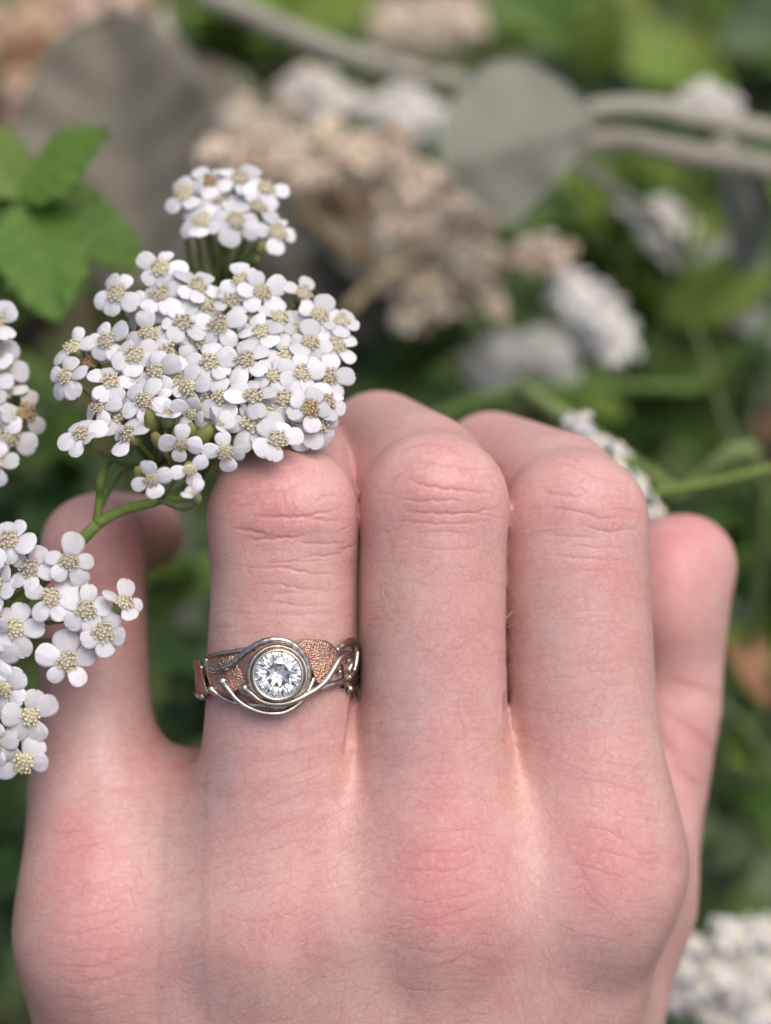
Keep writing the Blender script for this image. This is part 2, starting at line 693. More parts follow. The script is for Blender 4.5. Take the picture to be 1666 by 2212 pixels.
def cr(pts, depth=0.2, width=5.0, col=0.44, n=5, wob=2.5, thumb=False):
    q = catmull([Vector((p[0], p[1], 0)) for p in pts], n)
    q = [(v.x, v.y + rnd.uniform(-wob, wob)) for v in q]
    crease(q, depth, width, col, thumb, 0.25)
    crease(q, depth, width * 3.0, 0.25 * col, thumb, 0.17)


def z3(x, y):      # ring finger close view -> picture units
    return ((750 + x * 0.4521) * 0.5423, (1700 + y * 0.4521) * 0.5423)


# main folds over the middle joint of the ring finger
for pts, dp, wd in (
    ([(590, 795), (800, 800), (1000, 800), (1150, 765), (1330, 730)], 0.30, 6),
    ([(1000, 805), (1180, 825), (1370, 835)], 0.20, 5),
    ([(370, 905), (520, 915), (680, 950), (760, 965)], 0.26, 6),
    ([(500, 1000), (750, 990), (930, 975), (1060, 950)], 0.30, 6),
    ([(960, 1010), (1100, 1030), (1250, 1025), (1380, 1030)], 0.20, 5),
    ([(1320, 1090), (1420, 1065), (1490, 1020)], 0.20, 5),
    ([(1000, 1150), (1150, 1135), (1300, 1130), (1400, 1080)], 0.20, 5),
    ([(480, 600), (640, 575), (800, 570), (950, 520), (1100, 500)], 0.16, 6),
    ([(830, 560), (845, 660), (860, 740)], 0.14, 4.5),
    ([(900, 600), (930, 690), (960, 760)], 0.10, 4),
    ([(1120, 680), (1180, 620), (1350, 600)], 0.14, 5),
    ([(1300, 940), (1380, 900), (1480, 850)], 0.14, 4.5),
    ([(540, 1240), (720, 1245), (900, 1255), (1100, 1290), (1280, 1310)], 0.2, 4.5),
    ([(640, 1195), (850, 1190), (1050, 1185), (1240, 1180)], 0.13, 4),
    ([(600, 1385), (760, 1385), (900, 1410), (1080, 1435), (1240, 1450)], 0.16, 4.5),
    ([(700, 1470), (860, 1465), (1030, 1470)], 0.10, 4),
    ([(560, 1550), (800, 1545), (1000, 1580), (1250, 1580)], 0.12, 4),
    ([(620, 1640), (850, 1660), (1100, 1650), (1320, 1640)], 0.10, 4),
    ([(500, 1160), (520, 1250), (580, 1330)], 0.08, 4),
    ([(420, 690), (560, 680), (640, 640)], 0.12, 5),
):
    cr([z3(*p) for p in pts], dp, wd * 0.55)


def z2(x, y):      # fingers view -> picture units
    return ((1300 + x * 1.0636) * 0.5423, (1500 + y * 1.0636) * 0.5423)


# middle finger joint
for pts, dp, wd in (
    ([(300, 380), (360, 405), (450, 420), (560, 430), (630, 440)], 0.28, 6),
    ([(280, 330), (380, 325), (480, 335), (580, 350)], 0.18, 5),
    ([(260, 460), (350, 468), (430, 462), (520, 470)], 0.20, 5),
    ([(290, 500), (420, 515), (540, 510), (640, 495)], 0.24, 5),
    ([(250, 545), (380, 550), (520, 552), (620, 540)], 0.16, 4.5),
    ([(320, 585), (450, 580), (560, 595)], 0.12, 4),
    ([(250, 290), (330, 262), (430, 258), (510, 290)], 0.12, 6),
    ([(330, 640), (450, 650), (560, 640)], 0.09, 4),
    ([(240, 420), (262, 380), (300, 350)], 0.12, 5),
    ([(180, 560), (240, 600), (250, 700)], 0.05, 5),
    # index finger joint
    ([(800, 430), (860, 440), (940, 452)], 0.22, 5.5),
    ([(900, 330), (990, 365), (1080, 390), (1130, 400)], 0.14, 6),
    ([(820, 490), (920, 500), (1030, 530), (1110, 525)], 0.18, 5),
    ([(960, 560), (1050, 580), (1160, 570)], 0.22, 4.5),
    ([(1060, 495), (1120, 500), (1170, 515)], 0.14, 4.5),
    ([(820, 590), (920, 600), (1020, 605)], 0.12, 4),
    ([(900, 630), (1020, 640), (1130, 640)], 0.12, 4),
    ([(850, 670), (980, 680), (1120, 690)], 0.10, 4),
    ([(870, 720), (960, 730), (1070, 725)], 0.07, 4),
    ([(900, 440), (930, 415), (975, 430), (950, 450), (905, 440)], 0.14, 4),
):
    cr([z2(*p) for p in pts], dp, wd * 0.55)


def z4(x, y):      # lower part of the hand, index and middle knuckles
    return ((1400 + x * 1.0036) * 0.5423, (2700 + y * 1.0036) * 0.5423)


for pts, dp, wd in (
    # index knuckle, arcs hugging the bump
    ([(880, 400), (1000, 410), (1100, 440), (1200, 470)], 0.14, 5),
    ([(900, 590), (1010, 605), (1080, 640), (1150, 640)], 0.17, 5.5),
    ([(950, 680), (1060, 700), (1180, 740), (1240, 700)], 0.15, 5.5),
    ([(890, 740), (960, 760), (1060, 790), (1130, 780)], 0.18, 5),
    ([(830, 620), (900, 740), (980, 860), (1060, 930)], 0.07, 5),
    ([(900, 820), (960, 880), (1040, 940)], 0.12, 5),
    ([(1080, 640), (1160, 700), (1250, 690)], 0.12, 5),
    ([(1040, 880), (1150, 890), (1240, 870)], 0.10, 5),
    ([(900, 320), (1040, 340), (1180, 370)], 0.08, 5),
    # middle knuckle
    ([(200, 760), (300, 770), (420, 760), (520, 720)], 0.16, 5),
    ([(190, 860), (300, 890), (420, 870), (560, 830)], 0.16, 5),
    ([(170, 930), (300, 960), (420, 930), (570, 870)], 0.16, 5),
    ([(220, 1000), (340, 985), (440, 975)], 0.12, 4.5),
    ([(180, 1060), (320, 1090), (460, 1070)], 0.12, 5),
    ([(230, 1160), (330, 1150), (430, 1110), (530, 1060)], 0.12, 5),
    ([(240, 680), (330, 690), (430, 690), (520, 660)], 0.10, 5),
    ([(280, 600), (380, 610), (480, 600)], 0.08, 5),
    ([(200, 740), (280, 700), (350, 640)], 0.08, 5),
    ([(120, 1190), (250, 1240), (400, 1240)], 0.08, 5),
):
    cr([z4(*p) for p in pts], dp * 0.5, wd * 0.55)


def z5(x, y):      # ring and little finger knuckles
    return (x * 0.922 * 0.5423, (2700 + y * 0.922) * 0.5423)


for pts, dp, wd in (
    ([(200, 745), (280, 755), (370, 730), (470, 710)], 0.14, 5),
    ([(200, 660), (300, 670), (420, 650)], 0.07, 5),
    ([(230, 1015), (340, 1030), (460, 1010), (560, 960)], 0.14, 5),
    ([(200, 1095), (320, 1110), (440, 1080), (560, 1030)], 0.14, 5),
    ([(150, 1130), (290, 1170), (400, 1180), (560, 1170)], 0.16, 5),
    ([(170, 1240), (300, 1250), (440, 1240), (600, 1180)], 0.16, 5),
    ([(230, 1310), (350, 1320), (500, 1290), (620, 1240)], 0.14, 5),
    ([(210, 1370), (380, 1390), (520, 1350)], 0.12, 5),
    ([(260, 1440), (420, 1440), (560, 1400)], 0.10, 5),
    ([(240, 880), (380, 900), (520, 860)], 0.08, 5),
    # between the rays
    ([(940, 1010), (1050, 1050), (1180, 1050), (1280, 1000)], 0.10, 5),
    ([(960, 940), (1080, 920), (1200, 880)], 0.09, 5),
    ([(1000, 860), (1130, 850), (1260, 810)], 0.09, 5),
    ([(1040, 770), (1180, 740), (1320, 690)], 0.09, 5),
    ([(1060, 680), (1200, 640), (1340, 590)], 0.08, 5),
    ([(1090, 580), (1230, 530), (1380, 480)], 0.08, 5),
    ([(1110, 460), (1260, 420), (1400, 370)], 0.08, 5),
    ([(1130, 350), (1270, 320), (1420, 280)], 0.07, 5),
    ([(700, 300), (760, 380), (860, 330), (880, 220)], 0.10, 6),
):
    cr([z5(*p) for p in pts], dp * 0.45, wd * 0.55)
# folds on the palm side of the thumb
for pts, dp in (([(1440, 1545), (1490, 1570), (1530, 1605), (1552, 1640)], 0.20), ([(1440, 1470), (1500, 1480), (1560, 1500)], 0.14),
                ([(1450, 1640), (1490, 1680), (1525, 1700)], 0.12), ([(1420, 1560), (1450, 1620), (1480, 1640)], 0.08)):
    cr(pts, dp, 7.0, 0.8, thumb=True)

for pts in ([(768, 1480), (762, 1540), (755, 1590), (748, 1630)], [(1094, 1500), (1096, 1560), (1098, 1610)]):  # grooves between the fingers: carved, and their shade darkened into the colour
    crease([tuple(q) for q in pts], 0.9, 6.0, 0.8, False, 0.9)
# the net of fine lines: short strokes that follow the pull of the skin
def flow(x, y):
    """angle of the main fine lines at a place on the back of the hand"""
    a = 0.0
    if y < 1560:
        a = 0.03
    else:
        t = min(1, (y - 1560) / 200)
        if 330 < x < 830: a = 0.45 * t * min(1, (x - 330) / 200)
        elif 1060 < x < 1200: a = -1.15 * t
        elif x >= 1200: a = -0.25 * t
        elif x <= 330: a = 0.1
    return a


rl = random.Random(21)
for i in range(3300):
    x, y = rl.uniform(40, 1480), rl.uniform(1010, 2230)
    big = rl.random() < 0.12
    cross = rl.random() < 0.42
    a = flow(x, y) + rl.gauss(0, 0.14) + (math.pi / 2 + rl.gauss(0, 0.5) if cross else 0)
    L = rl.uniform(12, 34) * (1.7 if big else 1.0) * (0.7 if cross else 1)
    cx, cy = math.cos(a), -math.sin(a)
    bend = rl.gauss(0, 0.09)
    pts = []
    for s in (-1, -0.33, 0.33, 1):
        o = bend * L * (s * s) + rl.uniform(-1.2, 1.2)
        pts.append((x + s * L * cx - o * cy, y + s * L * cy + o * cx))
    crease(pts, rl.uniform(0.010, 0.026) * (1.4 if big else 1.0), rl.uniform(1.7, 2.6), 0.24)

# slow unevenness of the flesh
def vnoise(p, seed):
    r = np.random.RandomState(seed)
    o = np.zeros(len(p))
    for _ in range(7):
        k = r.normal(size=3)
        k *= r.uniform(0.18, 0.55) / np.linalg.norm(k)
        o += np.sin(p @ k + r.uniform(0, 6.28))
    return o / 7.0


disp += 0.16 * vnoise(V, 3) * np.clip(1 - np.abs(N[:, 1]) * 0.3, 0, 1)
Vd = V + N * disp[:, None]
Vd[NV0 + hang] = 0.5 * (Vd[ea[hang]] + Vd[eb[hang]])       # keep the skin closed where fine and coarse faces meet

# R blood redness, G pale blue cast of veins, B darker red folds plus painted web-groove shade
red = np.zeros(NV)
blue = np.zeros(NV)
yel = np.zeros(NV)


def blob(arr, x, y, rx, ry, amt, rot=0.0, zmin=-30.0, zmax=99.0):
    dx, dy = HX - x, HY - y
    c, s_ = math.cos(rot), math.sin(rot)
    u, v = (dx * c + dy * s_) / rx, (-dx * s_ + dy * c) / ry
    arr += amt * np.exp(-(u * u + v * v)) * ((V[:, 2] > zmin) & (V[:, 2] < zmax))


for a in (
    (560, 1090, 100, 70, 0.75), (640, 1130, 130, 60, 0.5), (600, 1240, 130, 60, 0.35), (620, 1020, 120, 40, 0.4),
    (930, 1050, 130, 70, 0.7), (950, 1150, 120, 60, 0.35), (1000, 1350, 70, 150, 0.35),
    (1250, 1080, 130, 80, 0.55), (1220, 1200, 120, 70, 0.25), (1330, 1300, 60, 160, 0.4), (1050, 900, 80, 40, 0.5),
    (960, 1800, 110, 150, 0.8), (960, 1930, 120, 100, 0.95), (940, 1620, 90, 90, 0.4),
    (1300, 1800, 130, 180, 0.6), (1320, 1900, 100, 90, 0.5), (1230, 1600, 80, 100, 0.2),
    (170, 1880, 110, 110, 0.75), (220, 2050, 140, 100, 0.6), (150, 1790, 40, 50, 0.5), (560, 2040, 110, 60, 0.5), (620, 1900, 150, 120, 0.3),
    (640, 1690, 110, 120, 0.3), (850, 1560, 60, 100, 0.15), (340, 1640, 90, 80, 0.35),
    (700, 2000, 80, 70, 0.2), (1060, 2100, 120, 90, 0.25),
):
    a = (a[0], a[1], a[2], a[3], a[4] * 0.85)
    blob(red, *a)
blob(red, 1460, 1250, 60, 140, 0.8, 0, -60, -20)
blob(red, 1500, 1150, 90, 60, 0.7, 0, -60, -20)
blob(red, 1440, 1600, 90, 160, 0.45, 0, -60, -24)
blob(red, 200, 1250, 110, 120, 0.75, 0, -60, -10)
blob(red, 330, 1150, 90, 90, 0.5, 0, -60, -20)
for a in ((1320, 1545, 120, 20, 0.55, -0.22), (1190, 1350, 40, 130, 0.3), (1270, 1170, 90, 30, 0.5), (860, 1600, 40, 110, 0.35, 0.2),
          (470, 1700, 30, 110, 0.8, 0.35), (900, 1490, 30, 130, 0.4), (1270, 1060, 60, 30, 0.35), (1300, 2080, 80, 60, 0.4),
          (430, 2100, 18, 130, 0.7, -0.5), (690, 1160, 60, 30, 0.25), (230, 1600, 60, 130, 0.35), (1180, 1950, 50, 130, 0.2), (480, 1320, 25, 120, 0.3)):
    blob(blue, *a)
for a in ((1140, 1760, 60, 160, 0.4), (370, 1870, 60, 160, 0.6, -0.3), (780, 1900, 40, 180, 0.35), (830, 1330, 30, 180, 0.4),
          (1160, 1250, 30, 160, 0.35), (480, 1950, 40, 120, 0.3), (700, 2160, 200, 60, 0.4), (480, 1250, 28, 250, 0.4), (1430, 1600, 25, 200, 0.5), (60, 1900, 35, 300, 0.5)):
    blob(yel, *a)
colr = np.zeros((NV, 4), dtype=np.float32)
colr[:, 0] = np.clip(red, 0, 1.2)
colr[:, 1] = np.clip(blue, 0, 1)
colr[:, 2] = np.clip(crease_c, 0, 1)
colr[:, 3] = np.clip(yel, 0, 1)

HBASE = P(760, 3700, -40)
tr = np.array(toworld(HBASE))
Wv = (Vd * 0.001) @ np.array(ROT).T + np.array(ORG) - tr
me.vertices.foreach_set('co', Wv.astype(np.float32).ravel())
at = me.color_attributes.new('zone', 'FLOAT_COLOR', 'POINT')
at.data.foreach_set('color', colr.ravel())
me.polygons.foreach_set('use_smooth', [True] * len(me.polygons))
me.update()
me.name = 'hand'

b = NT('skin')
va = b.n('ShaderNodeAttribute', attribute_name='zone')
sep = b.n('ShaderNodeSeparateColor')
b.l(va.outputs['Color'], sep.inputs[0])
co = b.coords('Object')
m1 = b.ramp(b.noise(210, 4, 0.6, co), [(0.35, 0.0), (0.68, 1.0)])
m2 = b.ramp(b.noise(900, 4, 0.65, co), [(0.38, 0.0), (0.66, 1.0)])
m3 = b.ramp(b.noise(70, 3, 0.5, co), [(0.35, 0.0), (0.65, 1.0)])
c = b.mix(m1, (0.585, 0.375, 0.328), (0.558, 0.326, 0.288))
c = b.mix(b.math('MULTIPLY', va.outputs['Alpha'], 0.9, True), c, (0.570, 0.420, 0.322))
rfac = b.math('MULTIPLY', sep.outputs[0], b.math('ADD', b.math('MULTIPLY', m1, 0.35), 0.62), True)
c = b.mix(rfac, c, (0.565, 0.220, 0.212))
c = b.mix(b.math('MULTIPLY', sep.outputs[1], 0.85, True), c, (0.505, 0.385, 0.385))
c = b.mix(b.math('MULTIPLY', m2, 0.22), c, (0.550, 0.230, 0.220))
m4 = b.ramp(b.noise(1500, 3, 0.6, co), [(0.45, 0.0), (0.7, 1.0)])
c = b.mix(b.math('MULTIPLY', m4, 0.30), c, (0.640, 0.460, 0.400))
# the finest net of lines: two scales of cells, warped
wn = b.n('ShaderNodeTexNoise')
wn.inputs['Scale'].default_value = 420
b.l(co, wn.inputs['Vector'])
vm = b.n('ShaderNodeVectorMath', operation='MULTIPLY_ADD')
b.l(wn.outputs['Color'], vm.inputs[0])
vm.inputs[1].default_value = (0.0011, 0.0011, 0.0011)
b.l(co, vm.inputs[2])
lines = None
for sc_, wd_, amt in ((1250, 0.07, 0.55), (620, 0.035, 0.75), (2300, 0.10, 0.4)):
    vo = b.n('ShaderNodeTexVoronoi', feature='DISTANCE_TO_EDGE')
    vo.inputs['Scale'].default_value = sc_
    b.l(vm.outputs[0], vo.inputs['Vector'])
    ln = b.math('MULTIPLY', b.ramp(vo.outputs['Distance'], [(0.0, 1.0), (wd_, 0.0)]), amt)
    lines = ln if lines is None else b.math('MAXIMUM', lines, ln)
lines = b.math('MULTIPLY', lines, b.math('ADD', b.math('MULTIPLY', m1, 0.6), 0.4))
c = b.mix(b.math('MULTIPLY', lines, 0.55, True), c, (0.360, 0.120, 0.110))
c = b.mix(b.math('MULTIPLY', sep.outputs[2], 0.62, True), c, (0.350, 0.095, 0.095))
nrm = b.bump(b.math('MULTIPLY', lines, -1.0), 0.45, 0.00006)
nrm = b.bump(b.noise(3500, 3, 0.6, co), 0.40, 0.00005, nrm)
rr = b.math('ADD', b.math('MULTIPLY', m2, 0.14), 0.34)
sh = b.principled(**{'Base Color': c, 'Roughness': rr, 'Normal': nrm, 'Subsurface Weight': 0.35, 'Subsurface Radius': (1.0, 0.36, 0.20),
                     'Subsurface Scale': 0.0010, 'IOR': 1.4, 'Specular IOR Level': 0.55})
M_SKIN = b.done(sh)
me.materials.clear()
me.materials.append(M_SKIN)
hand = bpy.data.objects.new('hand', me)
reg(hand, Matrix.Translation(toworld(HBASE)))
tag(hand, 'bare pale hand seen from the back, fingers curled under, ring on one finger', 'hand')

# thumb nail, seen edge on
M_NAIL = NT('nail')
nb_ = M_NAIL
M_NAIL = nb_.done(nb_.principled(**{'Base Color': (0.62, 0.40, 0.33), 'Roughness': 0.28, 'Subsurface Weight': 0.6, 'Subsurface Radius': (1.0, 0.4, 0.25), 'Subsurface Scale': 0.001}))


def nail(a, bq, ra, rb, dirv, half, lab):
    """a nail plate bent round a finger end: from cuticle a to free edge bq"""
    a, bq = Vector(a), Vector(bq)
    ax = (bq - a).normalized()
    d = Vector(dirv)
    d = (d - ax * d.dot(ax)).normalized()
    sd = ax.cross(d)
    v, f = [], []
    nu, nv = 13, 11
    for lay in (0.06, -0.3):
        for j in range(nv):
            s = j / (nv - 1)
            r = ra + (rb - ra) * s + lay
            hw = half * (0.72 + 0.28 * math.sin(math.pi * min(1, 0.15 + s * 0.75))) * (1 if s < 0.85 else math.sqrt(max(0.05, 1 - ((s - 0.85) / 0.16) ** 2)))
            for i in range(nu):
                t = (-1 + 2 * i / (nu - 1)) * hw
                sag = (1 - math.cos(t)) * 0.0
                v.append(a + ax * ((bq - a).length * (s - 0.06 * (t / half) ** 2 * (1 - s))) + (d * math.cos(t) + sd * math.sin(t)) * r)
    S = nu * nv
    for j in range(nv - 1):
        for i in range(nu - 1):
            q = j * nu + i
            f.append((q, q + 1, q + nu + 1, q + nu))
            f.append((S + q, S + q + nu, S + q + nu + 1, S + q + 1))
    edge = list(range(nu)) + [j * nu + nu - 1 for j in range(1, nv)] + [(nv - 1) * nu + i for i in range(nu - 2, -1, -1)] + [j * nu for j in range(nv - 2, 0, -1)]
    for p_, q_ in zip(edge, edge[1:] + edge[:1]):
        f.append((p_, p_ + S, q_ + S, q_))
    return obj_hf('fingernail', v, f, M_NAIL, hand)


nail(P(1462, 1318, -38.6), P(1480, 1168, -38.2), 6.5, 6.25, (1, 0.1, -0.45), 0.72, None)

# fine pale hairs on the fingers
M_HAIR = NT('fine_hair')
nb_ = M_HAIR
M_HAIR = nb_.done(nb_.principled(**{'Base Color': (0.62, 0.50, 0.40), 'Roughness': 0.4}))
rh = random.Random(4)
hv, hf = [], []
cand = np.nonzero((N[:, 2] > 0.55) & (V[:, 2] > -18) & (HY > 1170) & (HY < 1500) & (HX > 470) & (HX < 1390))[0]
edge_m = np.nonzero((np.abs(HX - 1088) < 9) & (V[:, 2] > -12) & (HY > 1240) & (HY < 1470) & (N[:, 0] > 0.6))[0]
for q in range(40):
    isedge = q < 9 and len(edge_m)
    k = int(edge_m[rh.randrange(len(edge_m))]) if isedge else int(cand[rh.randrange(len(cand))])
    if not isedge and HX[k] < 790 and rh.random() < 0.6: continue
    p0 = Vector(Vd[k])
    n_ = Vector(N[k])
    if isedge:
        d = Vector((0.5, rh.uniform(0.3, 1.2), 0.1)).normalized()
        L = rh.uniform(0.9, 1.9)
    else:
        d = Vector((0.55 + rh.gauss(0, 0.2), -0.8, 0.0))
        d = (d - n_ * d.dot(n_)).normalized()
        L = rh.uniform(1.8, 4.2)
    pts = [p0 + d * (L * t) + n_ * (0.12 + 0.35 * math.sin(math.pi * min(1, t * 0.9))) for t in (0, 0.25, 0.5, 0.75, 1.0)]
    tube(pts, [0.011, 0.011, 0.010, 0.008, 0.004], 4, False, hv, hf)
ho = obj_hf('hair', hv, hf, M_HAIR, hand)
ho['kind'] = 'stuff'
# ------------------------------------------------------------------ the ring
b = NT('white_metal')
co = b.coords('Object')
n1 = b.noise(900, 4, 0.65, co)
n2 = b.noise(4000, 3, 0.6, co)
cc = b.mix(b.ramp(n1, [(0.35, 0.0), (0.7, 1.0)]), (0.61, 0.565, 0.505), (0.36, 0.31, 0.26))
M_SILVER = b.done(b.principled(**{'Base Color': cc, 'Metallic': 1.0, 'Roughness': b.math('ADD', b.math('MULTIPLY', n1, 0.25), 0.14),
                                  'Normal': b.bump(n2, 0.25, 0.00004)}))
b = NT('copper_textured')
co = b.coords('Object')
vo = b.n('ShaderNodeTexVoronoi', feature='SMOOTH_F1')
vo.inputs['Scale'].default_value = 7000
b.l(co, vo.inputs['Vector'])
n1 = b.noise(2600, 4, 0.7, co)
n3 = b.noise(500, 3, 0.6, co)
cc = b.mix(b.ramp(n3, [(0.35, 0.0), (0.65, 1.0)]), (0.64, 0.42, 0.32), (0.44, 0.27, 0.20))
hh = b.math('ADD', b.math('MULTIPLY', vo.outputs['Distance'], 0.9), n1)
M_COPPER = b.done(b.principled(**{'Base Color': cc, 'Metallic': 1.0, 'Roughness': 0.30, 'Normal': b.bump(hh, 1.0, 0.00016)}))
b = NT('diamond')
g = b.n('ShaderNodeBsdfGlass')
g.inputs['IOR'].default_value = 2.42
g.inputs['Roughness'].default_value = 0.0
g.inputs['Color'].default_value = (0.99, 0.985, 0.97, 1)
M_GEM = b.done(g.outputs[0])

RC = P(600, 1459, -8.9)
RTILT = math.radians(3.0)
RX = Vector((math.cos(RTILT), math.sin(RTILT), 0))
RYV = Vector((-math.sin(RTILT), math.cos(RTILT), 0.0))
RZ = Vector((0, 0, 1))
RIN = 8.9


def r5(zx, zy):
    return ((740 + zx * 0.4322) * 0.54232, (2500 + zy * 0.4323) * 0.54232)


def onring(zx, zy, h):
    """point of the ring's round, h mm above its inner face, seen at the close-view spot (zx, zy)"""
    px, py = r5(zx, zy)
    rad = RIN + h
    z = 0.0
    for _ in range(5):
        q = P(px, py, z) - RC
        lx, ly = q.dot(RX), q.dot(RYV)
        s = max(-0.999, min(0.999, lx / rad))
        z = RC.z + rad * math.sqrt(1 - s * s)
    return RC + RX * (rad * s) + RYV * ly + RZ * (rad * math.sqrt(1 - s * s))


def ringpt(th, y, h):
    return RC + RX * ((RIN + h) * math.sin(th)) + RYV * y + RZ * ((RIN + h) * math.cos(th))


ring = empty('ring', RC)
tag(ring, 'silver and copper ring with a round clear stone, worn on the ring finger', 'ring')


def wire(name, pts, rad, hs, ball_at=None, n=10, taper=False):
    rad *= 1.22
    hs = hs if isinstance(hs, (list, tuple)) else [hs] * len(pts)
    q = [onring(p[0], p[1], h) for p, h in zip(pts, hs)]
    q = catmull(q, 7)
    m = len(q)
    rr = [rad * (1 + 0.05 * math.sin(i * 1.3)) for i in range(m)]
    if ball_at == 0:
        for i in range(m):
            d = (q[i] - q[0]).length
            rr[i] = rad * (1 + 0.75 * math.exp(-(d / 0.55) ** 2))
    v, f = tube(q, rr, n)
    if ball_at == 0:
        ball(q[0], rad * 1.8, 12, 8, v, f)
    return obj_hf(name, v, f, M_SILVER, ring)


# rails of the shank, all the way round
for name, y0, sk in (('upper_rail', 1.62, 0.0), ('lower_rail', -1.62, 0.0)):
    v, f = [], []
    pts = []
    for i in range(73):
        th = math.radians(62 + (298 - 62) * i / 72)
        y = y0 * (1.0 - 0.25 * math.sin((th - math.radians(62)) / math.radians(236) * math.pi))
        pts.append(ringpt(th, y, 0.35))
    tube(pts, 0.42, 10, True, v, f)
    obj_hf(name, v, f, M_SILVER, ring)
# copper inner band round the back of the finger
v, f = [], []
for i in range(61):
    th = math.radians(55 + 250 * i / 60)
    for (y, h) in ((1.5, 0.05), (1.5, 0.5), (0.5, 0.62), (-0.5, 0.62), (-1.5, 0.5), (-1.5, 0.05)):
        v.append(ringpt(th, y * 0.9, h))
for i in range(60):
    for k in range(6):
        a, c_ = i * 6 + k, i * 6 + (k + 1) % 6
        f.append((a, c_, c_ + 6, a + 6))
obj_hf('band', v, f, M_COPPER, ring)


def plate(name, top, bot, h0, h1, nu=26, nv=12, lab=None):
    T = catmull([Vector((*p, 0)) for p in top], 6)
    B = catmull([Vector((*p, 0)) for p in bot], 6)

    def samp(L, t):
        x = t * (len(L) - 1)
        i = min(int(x), len(L) - 2)
        return L[i].lerp(L[i + 1], x - i)
    v, f = [], []
    for side, h in ((1, h1), (0, h0)):
        for i in range(nu + 1):
            a, c_ = samp(T, i / nu), samp(B, i / nu)
            for j in range(nv + 1):
                p = a.lerp(c_, j / nv)
                e = min(i, nu - i, j, nv - j)
                hh = h - (0.10 if (side and e == 0) else 0) + (rnd.uniform(-0.025, 0.025) if side and e else 0)
                v.append(onring(p.x, p.y, hh))
    S = (nu + 1) * (nv + 1)
    for i in range(nu):
        for j in range(nv):
            a = i * (nv + 1) + j
            q = (a, a + 1, a + nv + 2, a + nv + 1)
            f.append(q)
            f.append(tuple(S + k for k in reversed(q)))
    edge = [i * (nv + 1) for i in range(nu)] + [nu * (nv + 1) + j for j in range(nv)] + \
           [i * (nv + 1) + nv for i in range(nu, 0, -1)] + [j for j in range(nv, 0, -1)]
    for a, c_ in zip(edge, edge[1:] + edge[:1]):
        f.append((a, a + S, c_ + S, c_))
    return obj_hf(name, v, f, M_COPPER, ring)


plate('copper_plate', [(150, 300), (300, 262), (450, 250)], [(240, 570), (400, 610), (555, 515)], 0.35, 0.9)
plate('copper_plate', [(985, 118), (1150, 108), (1300, 122), (1372, 180), (1402, 240)], [(1050, 190), (1110, 270), (1160, 380), (1228, 512), (1330, 380)], 0.6, 1.1)
plate('copper_plate', [(72, 330), (88, 288), (118, 292)], [(95, 500), (150, 590), (205, 612)], 0.35, 0.8, 14, 10)

wire('wire', [(196, 285), (186, 325), (205, 368), (260, 392), (330, 385), (415, 348), (480, 290), (560, 222), (660, 155), (780, 114), (900, 118), (1000, 165), (1080, 248), (1122, 345), (1128, 450), (1095, 550), (1030, 615)],
     0.30, [0.7, 0.75, 0.9, 1.0, 1.1, 1.2, 1.25, 1.3, 1.35, 1.4, 1.4, 1.4, 1.4, 1.35, 1.3, 1.2, 1.0])
wire('wire', [(340, 500), (400, 580), (470, 660), (560, 728), (680, 778), (790, 795), (900, 785), (985, 745), (1055, 690), (1115, 610), (1152, 535), (1180, 465)],
     0.27, [1.5, 1.35, 1.1, 0.95, 0.9, 0.9, 0.9, 0.95, 1.0, 1.0, 0.9, 0.8], 0)
wire('wire', [(545, 560), (620, 618), (680, 668), (780, 702), (900, 702), (1010, 672), (1110, 622), (1205, 568), (1285, 498), (1345, 415), (1400, 320), (1440, 265), (1490, 236), (1525, 262), (1530, 330), (1500, 400)],
     0.28, [1.7, 1.6, 1.5, 1.4, 1.4, 1.5, 1.6, 1.6, 1.6, 1.5, 1.4, 1.25, 1.1, 0.9, 0.7, 0.5], 0)
wire('wire', [(1385, 215), (1450, 160), (1515, 124), (1565, 140), (1582, 215), (1572, 320), (1548, 405), (1500, 470)], 0.32, [1.0, 0.95, 0.9, 0.9, 0.85, 0.8, 0.7, 0.6])
wire('wire', [(236, 570), (300, 622), (370, 665), (450, 694), (600, 712), (725, 712), (900, 735), (1050, 640), (1190, 580)], 0.24, [1.2, 1.0, 0.85, 0.7, 0.5, 0.5, 0.45, 0.45, 0.45], 0)
wire('wire', [(180, 280), (300, 248), (420, 226), (560, 204), (640, 196)], 0.24, [0.5, 0.6, 0.65, 0.6, 0.5])
wire('wire', [(1140, 610), (1280, 548), (1400, 512), (1500, 482), (1575, 450)], 0.34, [0.4, 0.4, 0.4, 0.4, 0.4])
v, f = ball(onring(1418, 408, 0.55), 0.36, 12, 8)
obj_hf('silver_bead', v, f, M_SILVER, ring)

# bezel cup and stone
GC = onring(848, 430, 0.0)
GN = (GC - RC)
GN = (GN - RYV * GN.dot(RYV)).normalized()
GN = (GN + Vector((0.0, 0.05, 0))).normalized()
GXv, GYv, GZv = frame(GN, RYV)


def lathe(name, prof, mat, n=64):
    v, f = [], []
    for r, h in prof:
        for i in range(n):
            a = 2 * math.pi * i / n
            v.append(GC + GXv * (r * math.cos(a)) + GYv * (r * math.sin(a)) + GZv * h)
    m = len(prof)
    for j in range(m):
        for i in range(n):
            a, c_ = j * n + i, j * n + (i + 1) % n
            d, e = ((j + 1) % m) * n + (i + 1) % n, ((j + 1) % m) * n + i
            f.append((a, c_, d, e))
    return obj_hf(name, v, f, mat, ring)


